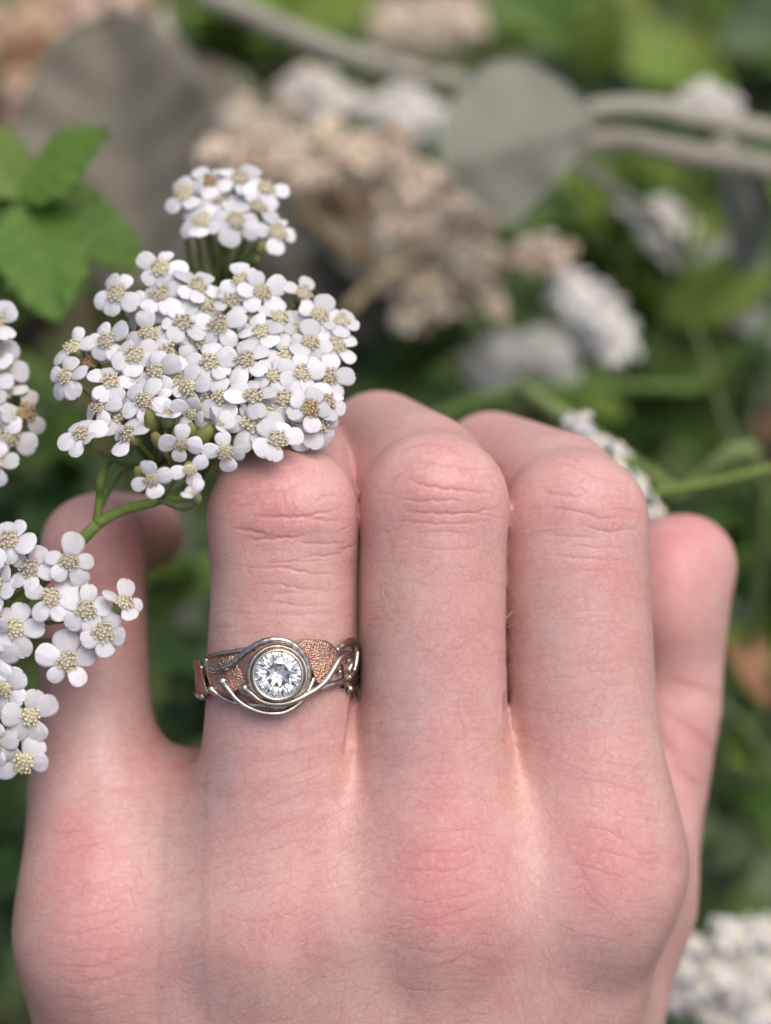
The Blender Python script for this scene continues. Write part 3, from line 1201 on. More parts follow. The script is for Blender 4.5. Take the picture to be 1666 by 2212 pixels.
bez = lathe('bezel', [(2.95, 0.1), (2.98, 0.8), (2.95, 1.7), (2.90, 2.15), (2.84, 2.36), (2.73, 2.46), (2.60, 2.44), (2.50, 2.34), (2.47, 2.22), (2.56, 2.1), (2.58, 1.6), (2.45, 0.1)], M_SILVER)
M_DARKCUP = NT('dark_cup_black')
nb_ = M_DARKCUP
M_DARKCUP = nb_.done(nb_.principled(**{'Base Color': (0.015, 0.014, 0.013), 'Metallic': 0.0, 'Roughness': 0.7}))  # plain black, so light leaving the stone's underside is lost
lathe('added_dark_cup', [(2.5, 2.02), (2.5, 0.05), (0.02, 0.02), (0.02, 0.06), (2.38, 0.12), (2.42, 2.02)], M_DARKCUP)  # unseen black cup added under the stone to make its facets dark
lathe('collar', [(3.0, 0.3), (3.32, 0.45), (3.42, 0.8), (3.35, 1.15), (3.1, 1.3), (2.98, 1.2)], M_SILVER)

gr, gh = 2.53, 2.2        # girdle radius and height over the finger
v = []


def gp(r, a, h):
    a = math.radians(a)
    v.append((r * gr * math.cos(a), r * gr * math.sin(a), h * gr))
    return len(v) - 1


tb = [gp(0.55, 45 * i, 0.31) for i in range(8)]
md = [gp(0.775, 45 * i + 22.5, 0.205) for i in range(8)]
gu = [gp(1.0, 22.5 * i, 0.02) for i in range(16)]
gl = [gp(1.0, 22.5 * i, -0.02) for i in range(16)]
lm = [gp(0.22, 45 * i + 22.5, -0.57) for i in range(8)]
cu = gp(0.0, 0, -0.66)
fc = [tuple(tb)]
for i in range(8):
    j = (i + 1) % 8
    fc.append((tb[i], md[i], tb[j]))
    fc.append((tb[i], md[i - 1], gu[2 * i], md[i]))
    fc.append((md[i], gu[2 * i], gu[2 * i + 1]))
    fc.append((md[i], gu[2 * i + 1], gu[(2 * i + 2) % 16]))
    fc.append((gl[2 * i], lm[i], gl[2 * i + 1]))
    fc.append((gl[2 * i + 1], lm[i], gl[(2 * i + 2) % 16]))
    fc.append((gl[2 * i], lm[i - 1], cu, lm[i]))
for i in range(16):
    fc.append((gu[i], gl[i], gl[(i + 1) % 16], gu[(i + 1) % 16]))
ca, sa = math.cos(0.2), math.sin(0.2)
vv = [GC + GXv * (x * ca - y * sa) + GYv * (x * sa + y * ca) + GZv * (gh + z) for x, y, z in v]
gem = obj_hf('gemstone', vv, fc, M_GEM, ring, smooth=False)
bm = bmesh.new()
bm.from_mesh(gem.data)
bmesh.ops.recalc_face_normals(bm, faces=bm.faces)
bm.to_mesh(gem.data)
bm.free()
gem['label'] = 'round brilliant cut clear stone'
# ------------------------------------------------------------------ yarrow flowers
M_PETAL = plant_mat('petal_white', (0.88, 0.88, 0.89), (0.83, 0.83, 0.85), 900, 0.45, 0.55)
M_PETALB = plant_mat('petal_white_aged', (0.72, 0.71, 0.70), (0.62, 0.60, 0.57), 500, 0.25, 0.6)
M_DISC = plant_mat('disc_cream', (0.85, 0.79, 0.61), (0.72, 0.65, 0.47), 1500, 0.2, 0.7)
M_DISCB = plant_mat('disc_brown', (0.62, 0.46, 0.29), (0.48, 0.33, 0.19), 1500, 0.15, 0.7)
M_STEM = plant_mat('stem_green', (0.19, 0.28, 0.05), (0.13, 0.21, 0.04), 900, 0.1, 0.6, 0.15)
M_INVOL = plant_mat('bract_green', (0.20, 0.26, 0.09), (0.28, 0.27, 0.12), 1200, 0.15, 0.6)
M_DRYP = plant_mat('petal_dry', (0.76, 0.56, 0.43), (0.62, 0.42, 0.30), 700, 0.25, 0.8)


def petal_mesh(seed):
    """a rounded, softly three-toothed ray petal: base at origin, along +Y, closed thin shell; metres"""
    r = random.Random(seed)
    L = r.uniform(2.0, 2.6)
    W = r.uniform(1.02, 1.34)
    nu, nv = 9, 9
    curl = r.uniform(-0.5, 0.9)
    cup = r.uniform(0.1, 0.6)
    tw = r.uniform(-0.35, 0.35)
    top, bot = [], []
    notch = r.choice([0.0, 0.06, 0.10, 0.14])
    for j in range(nv + 1):
        s = math.sin(0.5 * math.pi * j / nv) ** 1.05
        c0 = 0.55
        wd = W * (0.50 + 0.50 * math.sin(0.5 * math.pi * min(1, s / c0)) ** 1.2)
        if s > c0:
            wd *= max(0.0, 1 - ((s - c0) / (1 - c0)) ** 2.5) ** 0.5
        wd = max(wd, 0.10)
        for i in range(nu):
            t = -1 + 2 * i / (nu - 1)
            y = s * L - 0.04 - notch * L * s ** 6 * (math.cos(t * math.pi) * 0.5 + 0.5)
            x = t * wd
            q = t * wd / W
            z = -0.17 * s * s * L * curl - cup * 0.34 * q * q * W * (0.4 + s) + tw * q * s + 0.16 * math.sin(math.pi * s * 0.8)
            z += 0.05 * math.cos(q * 7.5) * s + 0.03 * math.sin(q * 5 + s * 6)
            th = 0.03 + 0.07 * math.sin(math.pi * min(1, 0.12 + s * 0.85)) * (1 - t * t)
            top.append((x, y, z + th))
            bot.append((x, y, z - 0.03))
    V = [tuple(c * 0.001 for c in p) for p in top + bot]
    S = len(top)
    F = []
    for j in range(nv):
        for i in range(nu - 1):
            a = j * nu + i
            q = (a, a + 1, a + nu + 1, a + nu)
            F.append(q)
            F.append(tuple(S + k for k in reversed(q)))
    edge = list(range(nu)) + [j * nu + nu - 1 for j in range(1, nv + 1)] + [nv * nu + i for i in range(nu - 2, -1, -1)] + [j * nu for j in range(nv - 1, 0, -1)]
    for a, c_ in zip(edge, edge[1:] + edge[:1]):
        F.append((a, a + S, c_ + S, c_))
    return V, F


PETALS = []
for k in range(14):
    pv, pf = petal_mesh(100 + k)
    PETALS.append(mesh_from('petal', pv, pf, M_PETAL))
PETALS_B = []
for k in range(3):
    pv, pf = petal_mesh(300 + k)
    PETALS_B.append(mesh_from('petal_aged', pv, pf, M_PETALB))


def disc_mesh(seed, mats, R=1.12, full=True):
    """the middle of a floret: little five-pointed tubes crowded on a dome"""
    r = random.Random(seed)
    v, f = [], []
    ball((0, 0, 0.05), (R * 0.92, R * 0.92, 0.42), 12, 6, v, f)
    n = 19 if full else 12
    for k in range(n):
        rr = R * math.sqrt((k + 0.35) / n) * 0.98
        a = k * 2.39996 + r.uniform(-0.2, 0.2)
        cx, cy = rr * math.cos(a), rr * math.sin(a)
        lean = Vector((cx * 0.45, cy * 0.45, 1)).normalized()
        X, Y, Z = frame(lean, (r.uniform(-1, 1), r.uniform(-1, 1), 0.1))
        base = Vector((cx, cy, 0.30 - 0.22 * (rr / R) ** 2))
        h = r.uniform(0.32, 0.62)
        open_ = r.uniform(0.8, 1.15)
        b0 = len(v)
        for q in range(10):
            an = 2 * math.pi * q / 10
            v.append(base + (X * math.cos(an) + Y * math.sin(an)) * 0.10)
        for q in range(10):
            an = 2 * math.pi * q / 10
            v.append(base + Z * h + (X * math.cos(an) + Y * math.sin(an)) * 0.15)
        for q in range(10):
            an = 2 * math.pi * q / 10
            rad, dz = (0.33 * open_, 0.02) if q % 2 == 0 else (0.19, 0.07)
            v.append(base + Z * (h + dz) + (X * math.cos(an) + Y * math.sin(an)) * rad)
        for q in range(10):
            an = 2 * math.pi * q / 10
            v.append(base + Z * (h - 0.08) + (X * math.cos(an) + Y * math.sin(an)) * 0.07)
        for lay in range(3):
            for q in range(10):
                a_, b_ = b0 + lay * 10 + q, b0 + lay * 10 + (q + 1) % 10
                f.append((a_, b_, b_ + 10, a_ + 10))
        f.append(tuple(b0 + 30 + q for q in range(10)))
    return mesh_from('disc', [tuple(c * 0.001 for c in p) for p in v], f, mats)


DISCS = [disc_mesh(40 + k, M_DISC) for k in range(4)]
DISCS_B = [disc_mesh(60, M_DISCB)]


def floret(parent, c, nrm, size=1.0, npet=5, spin=0.0, node=None, open_=1.0, aged=False, r=rnd, stalk_r=0.28, drop=None):
    """one small flower head: green cup with its stalk, petals and disc"""
    c = Vector(c)
    size *= 1.01
    X, Y, Z = frame(nrm, (0, 1, 0.2))
    v, f = [], []
    cup = c - Z * 1.9 * size
    prof = [(0.25, -2.0), (0.75, -1.55), (1.0, -0.9), (0.98, -0.3), (0.85, 0.08), (0.2, 0.1)]
    n = 10
    b0 = len(v)
    for rr, h in prof:
        for k in range(n):
            a = 2 * math.pi * k / n
            w = 1 + 0.06 * (k % 2)
            v.append(c + (X * math.cos(a) + Y * math.sin(a)) * rr * size * w + Z * h * 1.15 * size)
    for j in range(len(prof) - 1):
        for k in range(n):
            a, b_ = b0 + j * n + k, b0 + j * n + (k + 1) % n
            f.append((a, b_, b_ + n, a + n))
    if node is not None:
        node = Vector(node)
        mid = (c - Z * 5.5 * size).lerp(node, 0.45)
        pts = catmull([c - Z * 2.2 * size, mid, node], 5)
        tube(pts, [stalk_r * (0.8 + 0.5 * i / (len(pts) - 1)) for i in range(len(pts))], 7, True, v, f)
    fl = obj_hf('floret', v, f, M_INVOL, parent, base=c)
    pool = PETALS_B if aged else PETALS
    for k in range(npet):
        if r.random() < 0.05: continue
        a = spin + 2 * math.pi * k / npet + r.uniform(-0.22, 0.22)
        d = X * math.cos(a) + Y * math.sin(a)
        up = r.gauss(-0.03, 0.17) + (1 - open_) * 1.1
        yd = (d * math.cos(up) + Z * math.sin(up)).normalized()
        zd = (Z * math.cos(up) - d * math.sin(up)).normalized()
        xd = yd.cross(zd)
        ro = r.gauss(0, 0.17)
        xd, zd = xd * math.cos(ro) + zd * math.sin(ro), zd * math.cos(ro) - xd * math.sin(ro)
        obj_at('petal', pool[r.randrange(len(pool))], c + d * 0.72 * size * (0.5 + 0.5 * open_) + Z * (0.08 + 0.05 * (k % 2)) * size, xd, yd, zd, fl,
               size * r.uniform(0.82, 1.12))
    if r.random() < 0.06: aged = True
    dm = DISCS_B[0] if (aged and r.random() < 0.5) else DISCS[r.randrange(len(DISCS))]
    obj_at('disc', dm, c + Z * 0.12 * size, X, Y, Z, fl, size * r.uniform(0.80, 0.95) * (0.6 + 0.4 * open_))
    return fl


def z6(x, y):
    return ((100 + x * 0.8103) * 0.54232, (600 + y * 0.8105) * 0.54232)


def stalk(name, parent, pts, r0, r1, mat=M_STEM, n=10, sub=6):
    q = catmull(pts, sub)
    v, f = tube(q, [r0 + (r1 - r0) * i / (len(q) - 1) for i in range(len(q))], n)
    return obj_hf(name, v, f, mat, parent)


# the flower head in front of the little finger and the ring finger
ry = random.Random(5)
basept = toworld(P(-150, 1600, -12))
G0 = ROT.inverted() @ (Vector((basept.x - 0.03, basept.y + 0.02, 0.0)) - ORG) * 1000
yar = empty('yarrow_plant', G0)
tag(yar, 'large sharp white yarrow flower head above the ring finger knuckle', 'flower', 'yarrow flowers')


def zmain(px, py):
    z = 3.5 - (1010 - py) * 0.036
    if py < 540: z -= 4
    return z - 0.00004 * (px - 430) ** 2


fork = P(210, 1132, -8)
nodeA = P(228, 1010, -8)          # lower branch point on the left fork
nodeB = P(345, 1080, -9)
hub1 = P(330, 1010, -17)
hub2 = P(470, 960, -22)
hub3 = P(560, 830, -30)
hub4 = P(330, 840, -28)
hubt = P(470, 640, -40)
stalk('stem', yar, [G0, P(-190, 1900, -60), P(-150, 1600, -12), P(-20, 1370, -9), P(100, 1245, -8), fork], 1.2, 0.72)
stalk('branch', yar, [fork, P(216, 1075, -8), nodeA, hub4], 0.55, 0.42)
stalk('branch', yar, [fork, P(265, 1102, -8.5), nodeB, P(420, 1040, -14), hub2], 0.66, 0.5)
stalk('branch', yar, [nodeB, P(400, 1075, -9.0), P(430, 1062, -8)], 0.55, 0.45)
stalk('branch', yar, [hub2, hub3, hubt], 0.42, 0.38)
stalk('branch', yar, [P(200, 1135, -8.5), P(260, 1020, -18), hub1], 0.35, 0.32)
for a, b_ in (((418, 590), (402, 510)), ((465, 600), (485, 530)), ((515, 580), (560, 525)), ((440, 600), (425, 500))):
    stalk('branch', yar, [hubt, P(a[0], a[1], -28), P(b_[0], b_[1], -25)], 0.36, 0.30)

top = [(790, 215), (905, 160), (1055, 150), (875, 350), (1035, 350), (1145, 280), (1235, 405), (1180, 190), (960, 250)]
main = [(670, 580), (455, 705), (665, 715), (845, 670), (1010, 745), (1160, 700), (1365, 705), (1445, 815), (1550, 840),
        (610, 900), (775, 855), (955, 860), (1160, 895), (1245, 825), (240, 970), (405, 940), (1400, 945), (1530, 965),
        (205, 1110), (420, 1140), (645, 1090), (910, 1045), (1085, 1035), (810, 1165), (970, 1215), (1120, 1215),
        (1220, 1110), (1355, 1095), (1485, 1115), (590, 1235), (365, 1262), (1275, 1230), (1395, 1270), (1115, 1350),
        (1240, 1425), (280, 1400), (510, 1400), (1060, 640), (1290, 1010), (700, 1000), (540, 1010), (1480, 1240)]
main += [(560, 800), (730, 780), (880, 760), (1080, 820), (1330, 880), (1460, 900), (330, 1040), (520, 1130), (740, 1130), (1010, 1120), (860, 940),
         (1190, 1000), (1420, 1060), (1300, 1150), (1180, 1290), (470, 1300), (1330, 1330), (1440, 1350), (1050, 1290), (880, 1240)]
small = [(985, 1480, 0.85, 0.9), (770, 1440, 0.75, 0.75), (620, 1615, 0.78, 0.7), (810, 1565, 0.72, 0.65), (835, 1690, 0.55, 0.35),
         (700, 1300, 0.8, 0.25), (940, 1345, 0.8, 0.3), (820, 1290, 0.8, 0.6)]
ctr = Vector(P(430, 800, -12))
for (x, y) in top:
    px, py = z6(x, y)
    c = P(px, py, zmain(px, py) + ry.uniform(-0.8, 0.8))
    nr = Vector(((px - 480) * 0.0042 + ry.gauss(0, 0.12), 0.52 + (470 - py) * 0.003 + ry.gauss(0, 0.12), 0.85))
    floret(yar, c, nr, ry.uniform(0.92, 1.04), ry.choice([5, 5, 4]), ry.uniform(0, 6), hubt, 1.0, False, ry)
for (x, y) in main:
    px, py = z6(x, y)
    fill = main.index((x, y)) >= 42
    c = P(px, py, zmain(px, py) + ry.uniform(-0.7, 0.7) - (1.8 if fill else 0))
    nr = Vector(((px - 430) * 0.0016 + ry.gauss(0, 0.2), 0.34 + (790 - py) * 0.0006 + ry.gauss(0, 0.2), 0.9))
    nodes = [hub1, hub2, hub3, hub4]
    nd = min(nodes, key=lambda q: (q - c).length)
    if py > 960 and px < 330:
        nd = nodeA
    floret(yar, c, nr, ry.uniform(0.86, 1.06), ry.choice([5, 5, 5, 4, 6]), ry.uniform(0, 6), nd, 1.0, False, ry)
for (x, y, s_, op) in small:
    px, py = z6(x, y)
    c = P(px, py, zmain(px, py) + 1.0)
    nr = Vector((ry.gauss(0.05, 0.2), -0.2 if op > 0.5 else 0.7, 0.8 if op > 0.5 else 0.55))
    floret(yar, c, nr, s_, 4, ry.uniform(0, 6), nodeB if px > 360 and py > 1000 else hub1, op, False, ry)
# green buds between the open florets
M_BUD = plant_mat('bud_green', (0.19, 0.25, 0.06), (0.24, 0.19, 0.07), 1500, 0.15, 0.5)
for (x, y, a, s_) in ((620, 1330, 0.15, 0.8), (655, 1430, 0.5, 0.7), (880, 1400, -0.75, 0.85), (820, 1380, 0.1, 0.6), (560, 1590, 0.2, 0.55), (1160, 480, -0.4, 0.55)):
    px, py = z6(x, y)
    c = P(px, py, zmain(px, py) + 0.6)
    ax = Vector((math.sin(-a), math.cos(a), 0.45)).normalized()
    X, Y, Z = frame(ax, (0, 0, 1))
    v, f = [], []
    n = 12
    for (rr, h) in ((0.2, -1.8), (0.8, -1.1), (1.0, -0.1), (0.85, 0.9), (0.5, 1.6), (0.1, 1.75)):
        for k in range(n):
            t = 2 * math.pi * k / n
            v.append(c + ((X * math.cos(t) + Y * math.sin(t)) * rr * (1 + 0.09 * (k % 2)) + Z * h) * s_)
    for j in range(5):
        for k in range(n):
            f.append((j * n + k, j * n + (k + 1) % n, (j + 1) * n + (k + 1) % n, (j + 1) * n + k))
    tube([c - Z * 1.6 * s_, c - Z * 4 * s_], 0.3, 7, True, v, f)
    obj_hf('bud', v, f, M_BUD, yar)


def z7(x, y):
    return (x * 0.5426 * 0.54232, (2000 + y * 0.5425) * 0.54232)


# lower flower head lying over the little finger
G1 = G0 + ROT.inverted() @ Vector((-25, -18, 0))
yar2 = empty('yarrow_plant', G1)
tag(yar2, 'white yarrow flower head lying over the little finger, cut by the picture edge', 'flower', 'yarrow flowers')
h2 = P(-40, 1400, -15)
stalk('stem', yar2, [G1, P(-260, 2000, -70), P(-160, 1650, -24), h2], 1.0, 0.55)
for (x, y, nx, ny, sz) in ((75, 285, -0.2, 0.4, 1.0), (225, 490, -0.1, 0.25, 1.0), (505, 440, 0.25, 0.35, 1.0), (370, 700, 0.0, 0.2, 1.05), (630, 800, 0.2, 0.25, 1.0),
                           (905, 745, 0.45, 0.55, 0.9), (760, 960, 0.3, 0.1, 1.0), (110, 930, -0.1, 0.15, 1.1), (490, 1170, 0.2, 0.0, 1.1), (220, 1570, 0.1, -0.05, 1.1),
                           (180, 1900, 0.05, -0.2, 1.12), (40, 1370, -0.15, 0.0, 1.0), (-30, 600, -0.3, 0.2, 1.0), (-60, 1130, -0.3, 0.0, 1.0), (-40, 1750, -0.3, -0.2, 1.0),
                           (-80, 880, -0.3, 0.1, 1.0), (-120, 350, -0.3, 0.3, 1.0)):
    px, py = z7(x, y)
    c = P(px, py, -4.5 + 0.004 * (px - 100) - 0.006 * abs(py - 1400) * 0.5 + ry.uniform(-0.7, 0.7))
    floret(yar2, c, Vector((nx + ry.gauss(0, 0.1), ny + ry.gauss(0, 0.1), 0.9)), sz, 5, ry.uniform(0, 6), h2 + Vector((0, (c.y - h2.y) * 0.5, 0)), 1.0, False, ry)
stalk('branch', yar2, [h2, P(-20, 1250, -14), P(-10, 1180, -13)], 0.45, 0.35)
stalk('branch', yar2, [h2, P(20, 1330, -13), P(80, 1330, -12)], 0.45, 0.35)
stalk('branch', yar2, [h2, P(-30, 1550, -13), P(0, 1640, -11)], 0.45, 0.35)


def z8(x, y):
    return (x * 0.3617 * 0.54232, (1200 + y * 0.3617) * 0.54232)


# flower head at the left edge, partly faded
G2 = G0 + ROT.inverted() @ Vector((-60, 25, 0))
yar3 = empty('yarrow_plant', G2)
tag(yar3, 'half faded yarrow flower head at the picture edge beside the large head', 'flower', 'yarrow flowers')
h3 = P(-110, 900, -30)
stalk('stem', yar3, [G2, P(-300, 1500, -80), P(-170, 1100, -40), h3], 0.9, 0.5)
for (x, y, nx, ny, ag) in ((-30, 230, -0.1, 0.4, 0), (-60, 560, 0.1, 0.3, 0), (40, 1000, 0.1, 0.5, 1), (270, 1230, 0.7, 0.3, 1), (-40, 1400, -0.2, 0.2, 0), (120, 1480, 0.3, -0.2, 1), (-60, 1780, -0.1, 0, 0), (-130, 900, 0, 0.2, 0), (20, 720, 0.4, 0.2, 0)):
    px, py = z8(x, y)
    floret(yar3, P(px, py, -13 + ry.uniform(-1, 1)), Vector((nx, ny, 0.85)), 1.05, 3 if ag else 5, ry.uniform(0, 6), h3, 1.0, bool(ag), ry)
# ------------------------------------------------------------------ the bed behind: soil, litter, leaves, stalks
b = NT('soil')
co = b.coords('Object')
cc = b.mix(b.ramp(b.noise(35, 5, 0.65, co), [(0.35, 0.0), (0.7, 1.0)]), (0.035, 0.026, 0.018), (0.09, 0.065, 0.045))
M_SOIL = b.done(b.principled(**{'Base Color': cc, 'Roughness': 0.95, 'Normal': b.bump(b.noise(120, 5, 0.7, co), 0.8, 0.01)}))
sv, sf = [], []
SN = 44
for i in range(SN + 1):
    for j in range(SN + 1):
        u, w_ = (i / SN - 0.5) * 2, (j / SN - 0.5) * 2
        x, y = math.copysign(abs(u) ** 3, u) * 60, math.copysign(abs(w_) ** 3, w_) * 60 + 0.4
        sv.append((x, y, 0.012 * mnoise.noise(Vector((x * 6, y * 6, 0))) - 0.005))
for i in range(SN):
    for j in range(SN):
        a = i * (SN + 1) + j
        sf.append((a, a + SN + 1, a + SN + 2, a + 1))
soil = bpy.data.objects.new('ground', mesh_from('ground', sv, sf, M_SOIL))
reg(soil, Matrix.Identity(4))
tag(soil, 'dark garden soil under the plants', 'ground', kind='structure')


def isl_mat(name, cols, trans=0.3, rough=0.6):
    b = NT(name)
    g = b.n('ShaderNodeNewGeometry')
    c = b.ramp(g.outputs['Random Per Island'], [(i / max(1, len(cols) - 1), c) for i, c in enumerate(cols)])
    n = b.noise(120, 3, 0.6, b.coords('Object'))
    c = b.mix(b.math('MULTIPLY', n, 0.5), c, (0.02, 0.03, 0.01))
    p = b.principled(**{'Base Color': c, 'Roughness': rough, 'Specular IOR Level': 0.3})
    t = b.n('ShaderNodeBsdfTranslucent')
    b.l(c, t.inputs[0])
    mx = b.n('ShaderNodeMixShader')
    mx.inputs[0].default_value = trans
    b.l(p, mx.inputs[1])
    b.l(t.outputs[0], mx.inputs[2])
    return b.done(mx.outputs[0])


def leaf_geo(L, W, seed=0, serr=0, fold=0.25, bend=0.3, wave=0.05, thick=0.25, nu=9, nv=12, blunt=0.6, pw=0.75):
    """leaf: base at origin, along +Y, upper face +Z; mm. serr = teeth per side"""
    r = random.Random(seed)
    top, bot = [], []
    ph = r.uniform(0, 6)
    for j in range(nv + 1):
        s = j / nv
        w = W * (math.sin(math.pi * min(1.0, s ** blunt * 0.985 + 0.015))) ** pw
        if serr:
            saw = (s * serr) % 1.0
            w *= 1 + 0.30 * (0.5 - saw) * (1 if 0.08 < s < 0.98 else 0)
        for i in range(nu):
            t = -1 + 2 * i / (nu - 1)
            x = t * w
            y = s * L
            z = abs(t) * w * fold - bend * L * s * s * 0.5 + wave * W * math.sin(s * 9 + ph + t * 2) * abs(t)
            z += -0.05 * W * math.exp(-(t * 5) ** 2)
            z += 0.05 * W * math.cos((s * 11 - abs(t) * 2.5) * math.pi) * (0.3 + abs(t))
            top.append((x, y, z))
            bot.append((x, y, z - thick * (1 - 0.7 * abs(t))))
    S = len(top)
    F = []
    for j in range(nv):
        for i in range(nu - 1):
            a = j * nu + i
            q = (a, a + 1, a + nu + 1, a + nu)
            F.append(q)
            F.append(tuple(S + k for k in reversed(q)))
    edge = list(range(nu)) + [j * nu + nu - 1 for j in range(1, nv + 1)] + [nv * nu + i for i in range(nu - 2, -1, -1)] + [j * nu for j in range(nv - 1, 0, -1)]
    for a, c_ in zip(edge, edge[1:] + edge[:1]):
        F.append((a, a + S, c_ + S, c_))
    return top + bot, F


def leaf_mesh(name, mat, L, W, **kw):
    v, f = leaf_geo(L, W, **kw)
    return mesh_from(name, [tuple(c * 0.001 for c in p) for p in v], f, mat)


def place_leaf(parent, me, base, tip, L0, nrm=(0, 0.35, 0.9), name='leaf', r=rnd):
    base, tip = Vector(base), Vector(tip)
    y = (tip - base)
    s = y.length / L0
    y.normalize()
    n = Vector(nrm)
    z = (n - y * n.dot(y)).normalized()
    x = y.cross(z)
    return obj_at(name, me, base, x, y, z, parent, s)


def gpoint(px, py, z, dx=0.0, dy=0.0):
    """soil point straight under a hand-frame point, shifted by metres"""
    w_ = toworld(P(px, py, z))
    return ROT.inverted() @ (Vector((w_.x + dx, w_.y + dy, 0)) - ORG) * 1000


WUP = ROT.inverted() @ Vector((0, 0, 1))

# small unnamed growth that covers the soil
def carpet(name, label, n, mat, hmin, hmax, lmin, lmax, seed, wr, area):
    r = random.Random(seed)
    v, f = [], []
    k = 0
    while k < n:
        x, y = r.uniform(area[0], area[1]), r.uniform(area[2], area[3])
        d = mnoise.noise(Vector((x * 9 + seed, y * 9, 0)))
        if d < -0.15 + 0.3 * (r.random() - 0.5): 
            k += 0.25
            continue
        k += 1
        h = r.uniform(hmin, hmax) * (0.6 + 0.8 * max(0, d + 0.4))
        L = r.uniform(lmin, lmax)
        a = r.uniform(0, 6.283)
        el_ = r.uniform(-0.5, 0.6)
        yv = Vector((math.cos(a) * math.cos(el_), math.sin(a) * math.cos(el_), math.sin(el_)))
        zv = Vector((r.gauss(0, 0.35), r.gauss(0, 0.35), 1))
        zv = (zv - yv * zv.dot(yv)).normalized()
        xv = yv.cross(zv)
        o = Vector((x, y, h))
        W = L * wr
        b0 = len(v)
        for s, w_ in ((0, 0.1), (0.3, 0.85), (0.6, 1.0), (0.85, 0.6), (1.0, 0.04)):
            for t in (-1, 0, 1):
                v.append(o + yv * (L * s) + xv * (t * W * w_) + zv * (abs(t) * W * w_ * 0.25 - L * 0.2 * s * s))
        for j in range(4):
            for i in range(2):
                q = b0 + j * 3 + i
                f.append((q, q + 1, q + 4, q + 3))
    o = bpy.data.objects.new(name, mesh_from(name, v, f, mat))
    reg(o, Matrix.Identity(4))
    tag(o, label, 'ground cover', kind='stuff')


M_CARP = isl_mat('cover_green', [(0.05, 0.09, 0.025), (0.09, 0.16, 0.035), (0.14, 0.22, 0.055), (0.07, 0.13, 0.04), (0.22, 0.28, 0.09)])
M_LITT = isl_mat('litter_brown', [(0.10, 0.07, 0.045), (0.20, 0.14, 0.09), (0.30, 0.21, 0.15), (0.14, 0.09, 0.05), (0.36, 0.27, 0.20)], 0.15, 0.8)
carpet('ground_cover', 'low green leaves covering the soil between the plants', 5200, M_CARP, 0.0, 0.13, 0.018, 0.04, 3, 0.34, (-0.45, 0.5, -0.25, 1.3))
carpet('leaf_litter', 'dry brown stalks and leaves lying on the soil', 2600, M_LITT, 0.0, 0.05, 0.015, 0.045, 8, 0.16, (-0.45, 0.45, -0.2, 1.2))

# ---- woolly grey lamb's ear
M_WOOL = plant_mat('wool_grey_green', (0.215, 0.215, 0.165), (0.165, 0.168, 0.128), 90, 0.12, 0.85, 0.5)
M_WOOLB = plant_mat('wool_grey_brown', (0.27, 0.235, 0.175), (0.15, 0.155, 0.122), 60, 0.12, 0.85, 0.4)
M_WSTEM = plant_mat('wool_stem', (0.37, 0.345, 0.275), (0.29, 0.275, 0.215), 120, 0.1, 0.85, 0.5)
WL1 = leaf_mesh('woolly_leaf', M_WOOL, 40, 17, seed=1, fold=0.10, bend=0.25, wave=0.05, thick=1.0, blunt=0.85, nu=15, nv=24, pw=0.5)
WL2 = leaf_mesh('woolly_leaf_b', M_WOOLB, 50, 19, seed=2, fold=0.30, bend=0.12, wave=0.06, thick=1.0, blunt=1.05, nu=15, nv=24, pw=0.5)

M_WOOLP = plant_mat('wool_silver', (0.36, 0.36, 0.31), (0.28, 0.285, 0.24), 120, 0.15, 0.85, 0.5)
WL3 = leaf_mesh('woolly_leaf_c', M_WOOLP, 40, 8, seed=3, fold=0.15, bend=0.3, wave=0.08, thick=0.8, blunt=0.9, nu=11, nv=20, pw=0.6)
la = empty('lambs_ear_plant', gpoint(1800, 420, -130, 0.06, 0.02))
tag(la, 'woolly grey plant with a broad rounded leaf and crossing stems above the index finger', 'plant', 'woolly grey plants')
nodeL = P(1300, 262, -122)
ol = [(1296, 262), (1262, 215), (1228, 180), (1188, 150), (1120, 124), (1050, 138), (990, 200), (955, 290), (958, 352), (1000, 412), (1056, 458), (1104, 486), (1150, 442), (1196, 398), (1248, 338)]
olc = catmull([Vector((*q, 0)) for q in ol + ol[:1]], 4)[:-1]
lv, lf = [], []
NR = 9
for side in (0, 1):
    for k in range(NR + 1):
        s_ = 0.02 + 0.98 * k / NR
        for q in olc:
            x, y = 1120 + (q.x - 1120) * s_, 300 + (q.y - 300) * s_
            fold_ = ((x - 1296) * -0.28 - (y - 262) * 0.96) / 100.0        # across the midrib
            zz = -112 + (1296 - x) * 0.045 - 1.3 * fold_ * fold_ + 1.2 * math.exp(-(fold_ * 3) ** 2) + 0.8 * math.sin(x * 0.045 + fold_ * 3) * s_
            lv.append(P(x, y, zz - side * 1.3))
nq = len(olc)
for side in (0, 1):
    o_ = side * (NR + 1) * nq
    for k in range(NR):
        for i in range(nq):
            a, c_ = o_ + k * nq + i, o_ + k * nq + (i + 1) % nq
            lf.append((a, c_, c_ + nq, a + nq) if side else (a, a + nq, c_ + nq, c_))
    lf.append(tuple(o_ + i for i in (range(nq) if not side else reversed(range(nq)))))
o_ = NR * nq
for i in range(nq):
    a, c_ = o_ + i, o_ + (i + 1) % nq
    lf.append((a, c_, c_ + (NR + 1) * nq, a + (NR + 1) * nq))
obj_hf('woolly_leaf', lv, lf, M_WOOL, la)
stalk('stem', la, [gpoint(1800, 420, -130, 0.06, 0.02), P(2050, 620, -180), P(1900, 430, -140), P(1700, 372, -130), P(1480, 330, -126), P(1340, 300, -125), P(1220, 320, -124)], 2.6, 1.7, M_WSTEM)
